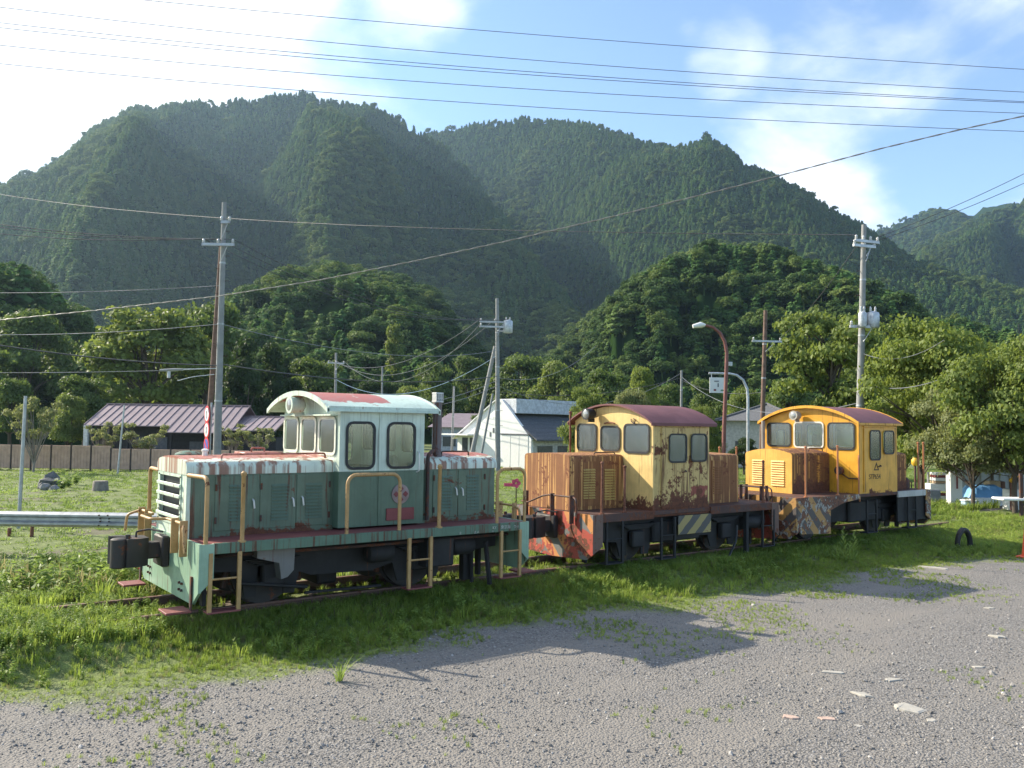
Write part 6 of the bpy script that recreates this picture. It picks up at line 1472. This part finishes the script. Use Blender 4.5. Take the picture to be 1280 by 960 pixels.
w = weed(9, 9, GM2, .07, .3); o = link('leaves', w.data, None, fr_); o.scale = (.55, .55, .48)

# ------------------------------------------------------------------ gravel stones
def pebble(seed, mat):
    rg = np.random.default_rng(seed); bm = bmesh.new(); bmesh.ops.create_icosphere(bm, subdivisions=1, radius=1)
    V = [np.array(v.co)*rg.uniform(.72, 1.18)*np.array([1, .8, .6]) for v in bm.verts]; Fc = [[v.index for v in f.verts] for f in bm.faces]; bm.free()
    return proto('pebble', V, Fc, mat)
t = NT('gravel_stone'); r = t.rand(); n = t.noise(t.coord('Object'), 1.5, 3, .6)
c_ = t.ramp(r, [(.0, (.135, .127, .118)), (.35, (.20, .188, .174)), (.80, (.275, .26, .24)), (.95, (.37, .35, .325)), (1.0, (.54, .51, .47))]); t.base(t.mix(t.math('MULTIPLY', n, .4), c_, (.20, .185, .165)), .8); GST = t.m
n_ = 105000
rr_ = np.exp(RNG.uniform(math.log(3.2), math.log(24), n_)); aa = AZ0 + RNG.uniform(-.68, .68, n_)
x, y = CAM[0] + rr_*np.sin(aa), CAM[1] + rr_*np.cos(aa); k = (gravel_f(x, y)*(.35 + .65*(patch(x, y, .5, 33) > .40)) > RNG.uniform(.05, 1, n_)); x, y, rr_ = x[k], y[k], rr_[k]
s_ = RNG.lognormal(math.log(.0064), .42, len(x))*(1 + .02*rr_); s_ = np.clip(s_, .004, .045)
scatter('gravel_stones', np.stack([x, y, ground_z(x, y) + s_*.25], 1), RNG.uniform(0, 6.28, (len(x), 3))*np.array([.15, .15, 1]), np.repeat(s_[:, None], 3, 1), RNG.integers(0, 4, len(x)), [pebble(i, GST) for i in range(4)], 'loose grey gravel stones covering the lot', 'gravel')
t = NT('pale_slab_stone'); r = t.rand(); n = t.noise(t.coord('Object'), 14, 5, .6); t.base(t.mix(n, (.30, .28, .24), (.47, .44, .38)), .8); t.bump(n, .5, .01); SLAB = t.m
t = NT('pinkish_slab_stone'); n = t.noise(t.coord('Object'), 14, 5, .6); t.base(t.mix(n, (.36, .24, .19), (.55, .42, .34)), .8); SLABP = t.m
for k, (u, v, wp, asp, lab, m_) in enumerate(((1136, 885, 42, .55, 'largest flat pale stone lying on the gravel', SLAB), (1078, 868, 34, .30, 'long narrow pale stone left of the pointed one', SLAB), (1116, 850, 27, .45, 'pale pointed flat stone uppermost in the little group', SLAB), (985, 894, 27, .4, 'pinkish flat stone at the left of the little group', SLABP), (1033, 896, 22, .5, 'brownish flat stone next to the pinkish one', SLABP), (1163, 900, 20, .4, 'small grey flat stone below the largest pale one', SLAB), (1074, 905, 14, .5, 'little tilted pale stone in the middle of the group', SLAB), (1250, 798, 26, .4, 'pale flat stone near the right edge of the gravel', SLAB), (1168, 710, 42, .35, 'broad grey slab at the grass edge below the orange-yellow locomotive', SLAB), (1223, 834, 18, .4, 'small pale stone right of the group', SLAB), (1041, 840, 30, .3, 'thin pale stone sliver left of the pointed one', SLAB), (1237, 761, 16, .4, 'small flat stone by the shadow tip', SLAB))):
    p = on_z(u, v, -.25); D = float((p - CAM) @ _fw); w = wp/F_PX*D; p[2] = float(ground_z(p[0], p[1])); rg = np.random.default_rng(k + 50)
    n_ = 9; ang = np.sort(rg.uniform(0, 6.28, n_)); rad = rg.uniform(.7, 1.1, n_); dpt = w*asp*1.5
    pts = [(w/2*r_*math.cos(a), dpt/2*r_*math.sin(a)) for a, r_ in zip(ang, rad)]; h = min(.022, w*.06)
    V = [(x_, y_, -.02) for x_, y_ in pts] + [(x_*.97, y_*.97, h*rg.uniform(.6, .9)) for x_, y_ in pts] + [(x_*.8, y_*.8, h*rg.uniform(.9, 1.15)) for x_, y_ in pts]
    Fc = [(i, (i+1) % n_, n_ + (i+1) % n_, n_ + i) for i in range(n_)] + [(n_ + i, n_ + (i+1) % n_, 2*n_ + (i+1) % n_, 2*n_ + i) for i in range(n_)] + [tuple(2*n_ + i for i in range(n_))]
    b = MB(); b.add(V, Fc); o = b.build('flat_stone', m_, None, None); o.location = p; o.rotation_euler = (rg.normal(0, .03), rg.normal(0, .03), -YAW + rg.normal(0, .3)); tag(o, lab, 'stone', 'flat stones on the gravel')

# ------------------------------------------------------------------ lawn: stump, rocks
p = gp(128, 37.5); b = MB(); b.lathe([(.36, -.1), (.34, .1), (.315, .40), (.30, .44), (.05, .45)], (0, 0, 0), 'z', 14)
o = b.build('tree_stump', simple('grey_stump_wood', (.22, .19, .16), .9, var=.3, scale=7, bump=.4), None, 40); o.location = p; tag(o, 'sawn grey tree stump standing on the lawn', 'stump')
for k, (u, v, w, m_) in enumerate(((62, 608, .5, 1), (66, 603, .6, 1), (73, 607, .45, 0), (59, 612, .35, 0), (55, 610, .3, 1), (70, 613, .3, 0))):
    D = dep(u, v, -.76); p = gp(u, D); pr = pebble(80 + k, simple('garden_rock_%d' % k, (.11, .11, .11) if m_ else (.24, .23, .22), .85)); o = link('garden_rock', pr.data); o.location = p + np.array([0, 0, w*.3]); o.scale = (w*.9, w*.9, w*1.1); o.rotation_euler = (.2*k, .1, k)
    tag(o, ('leftmost', 'tallest dark', 'pale middle', 'low front', 'small dark left', 'small pale front')[k] + ' rock in the rockery on the lawn', 'rock', 'rocks of the rockery')
for k, (u, v) in enumerate(((80, 612), (88, 609), (97, 606))):
    D = dep(u, v, -.76); p = gp(u, D); w = weed(20 + k, 9, GM4, .13, .4); o = link('leafy_plant', w.data); o.location = p; o.scale = (.8, .8, .62); tag(o, ('left', 'middle', 'right')[k] + ' bright leafy plant beside the rockery on the lawn', 'plant', 'leafy plants by the rockery')

# ------------------------------------------------------------------ the yard on the right
ASPH = simple('grey_asphalt', (.085, .085, .09), .9, var=.2, scale=3)
a_ = [on_z(u, v, -.42) for u, v in ((1165, 656), (1420, 668), (1420, 625), (1150, 640))]
b = MB(); b.add([(q[0], q[1], float(ground_z(q[0], q[1])) + .012) for q in a_], [(0, 1, 2, 3)]); o = b.build('yard_road', ASPH, None, None); tag(o, 'strip of grey asphalt beyond the far locomotive', 'road', kind='structure')
l0, l1 = on_z(1205, 648, -.42), on_z(1236, 650, -.42); d_ = (l1 - l0)/np.linalg.norm(l1 - l0); s_ = np.array([-d_[1], d_[0], 0])*.09; l0, l1 = l0 - d_*.3, l1 + d_*1.5
b = MB(); b.add([(q[0], q[1], float(ground_z(q[0], q[1])) + .017) for q in (l0 - s_, l1 - s_, l1 + s_, l0 + s_)], [(0, 1, 2, 3)]); o = b.build('road_marking', WSIGN, None, None); tag(o, 'short white painted line on the asphalt strip', 'road marking', kind='structure')
# buried tyre
D = dep(1203, 690, -.3); p = gp(1203, D); rt_ = 23/F_PX*D
tr = empty('buried_tyre', p, 'old black tyre half buried upright in the grass at right', 'tyre'); tr.rotation_euler = (0, 0, -YAW + .5)
prof = [(.80, -.10), (.92, -.12), (.99, -.09), (1.0, 0), (.99, .09), (.92, .12), (.80, .10), (.70, .07), (.66, .02), (.66, -.02), (.70, -.07)]
V, Fc = [], []; n1_ = 30
for k in range(n1_):
    a = k*2*math.pi/n1_
    for r_, w_ in prof: V.append((rt_*r_*.62*math.cos(a), w_*rt_*1.2, rt_*.28 + rt_*r_*math.sin(a)*.9))
m_ = len(prof)
for k in range(n1_):
    for j in range(m_): Fc.append((k*m_ + j, ((k+1) % n1_)*m_ + j, ((k+1) % n1_)*m_ + (j+1) % m_, k*m_ + (j+1) % m_))
b = MB(); b.add(V, Fc); b.build('tread', RUBBER, tr, 50)
# traffic cone
D = 17.5; p = gp(1286, D, 680); zb = at_depth(1281, 668, D)[2]; zt2 = at_depth(1281, 630, D)[2]; p[2] = float(ground_z(p[0], p[1]))
cn_ = empty('traffic_cone', p, 'orange traffic cone at the right edge of the grass', 'cone'); OR = simple('cone_orange', (.72, .10, .04), .5, var=.1)
h = max(.7, zt2 - p[2]); b = MB(); b.lathe([(.15, .03), (.13, .06), (.035, h - .02), (.02, h)], (0, 0, 0), 'z', 20); b.build('cone', OR, cn_, 40)
b = MB(); b.cbox(-.19, .19, -.19, .19, 0, .035, .01); b.build('base', OR, cn_, None)
def yard(name, u, v, D, label, cat): p = gp(u, D); return empty(name, p, label, cat), p
def ybox(par, p, u0, u1, v0, v1, D, dpt, mat, name, ch=.02, turn_=0.0):
    """upright block seen between columns u0..u1 and rows v0..v1 at distance D"""
    a_, c_ = at_depth(u0, v1, D), at_depth(u1, v0, D); w_ = float((c_ - a_) @ _rt); m_ = (a_ + c_)/2
    b = MB(); b.cbox(-w_/2, w_/2, 0, dpt, a_[2], c_[2], min(ch, w_*.2)); o = b.build(name, mat, par, None)
    q = at_depth((u0 + u1)/2, (v0 + v1)/2, D); o.location = (q[0] - p[0], q[1] - p[1], -p[2]); o.rotation_euler = (0, 0, -YAW + turn_); return o
po, p = yard('upright_sign_panel', 1196, 636, 29, 'tall white upright sign panel with red lettering strip behind the far locomotive', 'sign')
ybox(po, p, 1190.5, 1203, 588, 636, 29, .25, WHITE, 'panel'); ybox(po, p, 1195.5, 1197.5, 594, 611, 28.98, .01, RED, 'lettering_strip', .002); ybox(po, p, 1188.3, 1190.3, 588, 636, 29, .3, WSIGN, 'edge_board')
po, p = yard('display_shelf', 1175, 632, 31, 'white display shelf with red-striped boards beside the upright sign panel', 'shelf')
for k, (v0, v1, m_) in enumerate(((591, 594, WSIGN), (594, 597, RED), (597.5, 601, WSIGN), (602, 604, simple('tan_board', (.50, .34, .22), .7)), (605, 614, WSIGN), (617, 619, RED), (620, 628, WSIGN), (629, 632, WSIGN))): ybox(po, p, 1166 + (3 if k < 4 else -3), 1187.5, v0, v1, 31, .4, m_, 'board', .01)
ybox(po, p, 1163, 1176, 612.5, 626, 30.6, .1, simple('grey_blue_panel', (.22, .26, .34), .6), 'grey_panel')
for u0 in (1160, 1186): ybox(po, p, u0, u0 + 1.5, 590, 640, 31.3, .06, GALV, 'upright', .004)
po, p = yard('steel_screen_fence', 1230, 628, 36, 'pale grey corrugated screen fence behind the tarpaulin', 'fence')
SCR = simple('pale_grey_sheet', (.34, .35, .34), .6, var=.15)
for k in range(16): ybox(po, p, 1203 + k*6, 1203 + k*6 + 5.6, 586, 632, 36 + (k % 2)*.05, .04, SCR, 'panel', .004)
po, p = yard('tarpaulin_cart', 1240, 634, 29, 'low white cart loaded with goods under a light blue tarpaulin', 'cart')
TARP = simple('light_blue_tarpaulin', (.16, .36, .62), .5, var=.12, scale=4, bump=.6)
q0 = at_depth(1238, 632, 29); wv = 46/F_PX*29; hv = (at_depth(1238, 607, 29) - at_depth(1238, 623, 29))[2]; zb = at_depth(1238, 623, 29)[2]
rg = np.random.default_rng(4); V, Fc = [], []; nx_2, ny_2 = 14, 8
for i in range(nx_2):
    for j in range(ny_2):
        sx, sy = i/(nx_2-1)*2 - 1, j/(ny_2-1); e = max(abs(sx)**6, abs(sy*2 - 1)**6)
        V.append((sx*wv/2*(1.0 + .05*e), sy*.9, hv*(1 - e) + rg.normal(0, .012)))
for i in range(nx_2 - 1):
    for j in range(ny_2 - 1): Fc.append((i*ny_2 + j, (i+1)*ny_2 + j, (i+1)*ny_2 + j + 1, i*ny_2 + j + 1))
b = MB(); b.add(V, Fc); o = b.build('tarpaulin', TARP, po, 60); o.location = (q0[0] - p[0], q0[1] - p[1], zb - p[2]); o.rotation_euler = (0, 0, -YAW)
ybox(po, p, 1217, 1262, 622.5, 632, 28.98, .85, WSIGN, 'cart_bed'); ybox(po, p, 1258, 1263, 614, 628, 28.9, .3, RED, 'red_crate')
for u0 in (1224, 1254): ybox(po, p, u0, u0 + 6, 630, 638, 29.1, .1, RUBBER, 'wheel', .04)
po, p = yard('blue_plastic_box', 1214, 638, 27.5, 'small pale blue plastic box left of the tarpaulin cart', 'box')
PB = simple('pale_blue_plastic', (.40, .55, .68), .5); ybox(po, p, 1207, 1221, 627, 637, 27.5, .3, PB, 'tub'); ybox(po, p, 1206, 1222, 625.4, 627, 27.48, .34, WSIGN, 'lid')
po, p = yard('crate_stack', 1246, 620, 31, 'tan cardboard crate behind the blue tarpaulin', 'crate'); ybox(po, p, 1237, 1251, 601.5, 634, 31, .4, simple('tan_cardboard', (.50, .38, .25), .8), 'box'); ybox(po, p, 1251.5, 1257, 602, 634, 31.1, .3, simple('brown_cardboard', (.22, .12, .09), .8), 'brown_box')
po, p = yard('yellow_machine', 1267, 640, 27, 'small yellow machine with lamp heads at the right edge', 'machine'); YEL = simple('machine_yellow', (.75, .42, .03), .5)
for (u0, v0, rr2) in ((1267, 598, .10), (1272, 585, .08), (1263, 601, .07)):
    q = at_depth(u0, v0, 27); b = MB(); b.lathe([(rr2*.6, 0), (rr2, .03), (rr2, .12), (rr2*.7, .16)], (0, 0, 0), 'z', 12); o = b.build('lamp_head', YEL, po, 40); o.location = (q[0] - p[0], q[1] - p[1], q[2] - p[2]); o.rotation_euler = (1.2, 0, -YAW)
for u0, v0 in ((1265, 600), (1270, 592)): ybox(po, p, u0 - 1.2, u0 + 1.2, v0, 645, 27.05, .06, simple('brown_iron', (.15, .06, .04), .7), 'stand', .004)
ybox(po, p, 1262, 1278, 612, 640, 27.2, .4, WSIGN, 'casing')
po, p = yard('folding_table', 1275, 645, 24, 'white table top on a dark post at the right edge', 'table'); ybox(po, p, 1254, 1300, 623.5, 626, 24, .6, WSIGN, 'table_top'); ybox(po, p, 1276, 1279, 592, 656, 24.1, .07, DARKRAIL, 'post', .004)
po, p = yard('yellow_beacon', 1144, 590, 24, 'small yellow beacon lamp showing behind the rear of the far locomotive', 'lamp'); q = at_depth(1144, 582, 24); b = MB(); b.lathe([(.06, 0), (.10, .05), (.10, .16), (.05, .22)], (0, 0, 0), 'z', 12); o = b.build('lamp', YEL, po, 40); o.location = (q[0] - p[0], q[1] - p[1], q[2] - p[2]); b = MB(); b.cyl((0, 0, 0), (0, 0, q[2] - p[2]), .03); o = b.build('stand', DARKRAIL, po, 40); o.location = (q[0] - p[0], q[1] - p[1], 0)
po, p = yard('pink_flower_board', 646, 640, 26, 'pink flower-shaped cut-out board seen between the two nearer locomotives', 'board'); PK = simple('pink_board', (.62, .08, .16), .6)
q = at_depth(645, 604, 26)
for k in range(5):
    a = k*1.2566; b = MB(); b.lathe([(.065, 0), (.065, .02)], (.085*math.cos(a), .085*math.sin(a), 0), 'z', 10); o = b.build('petal', PK, po, None); o.location = (q[0] - p[0], q[1] - p[1], q[2] - p[2]); o.rotation_euler = (math.pi/2, 0, -YAW)
ybox(po, p, 630, 641, 604, 608, 26.02, .03, PK, 'ribbon', .004); ybox(po, p, 644, 646, 608, 650, 26.03, .03, DARKRAIL, 'stake', .004)
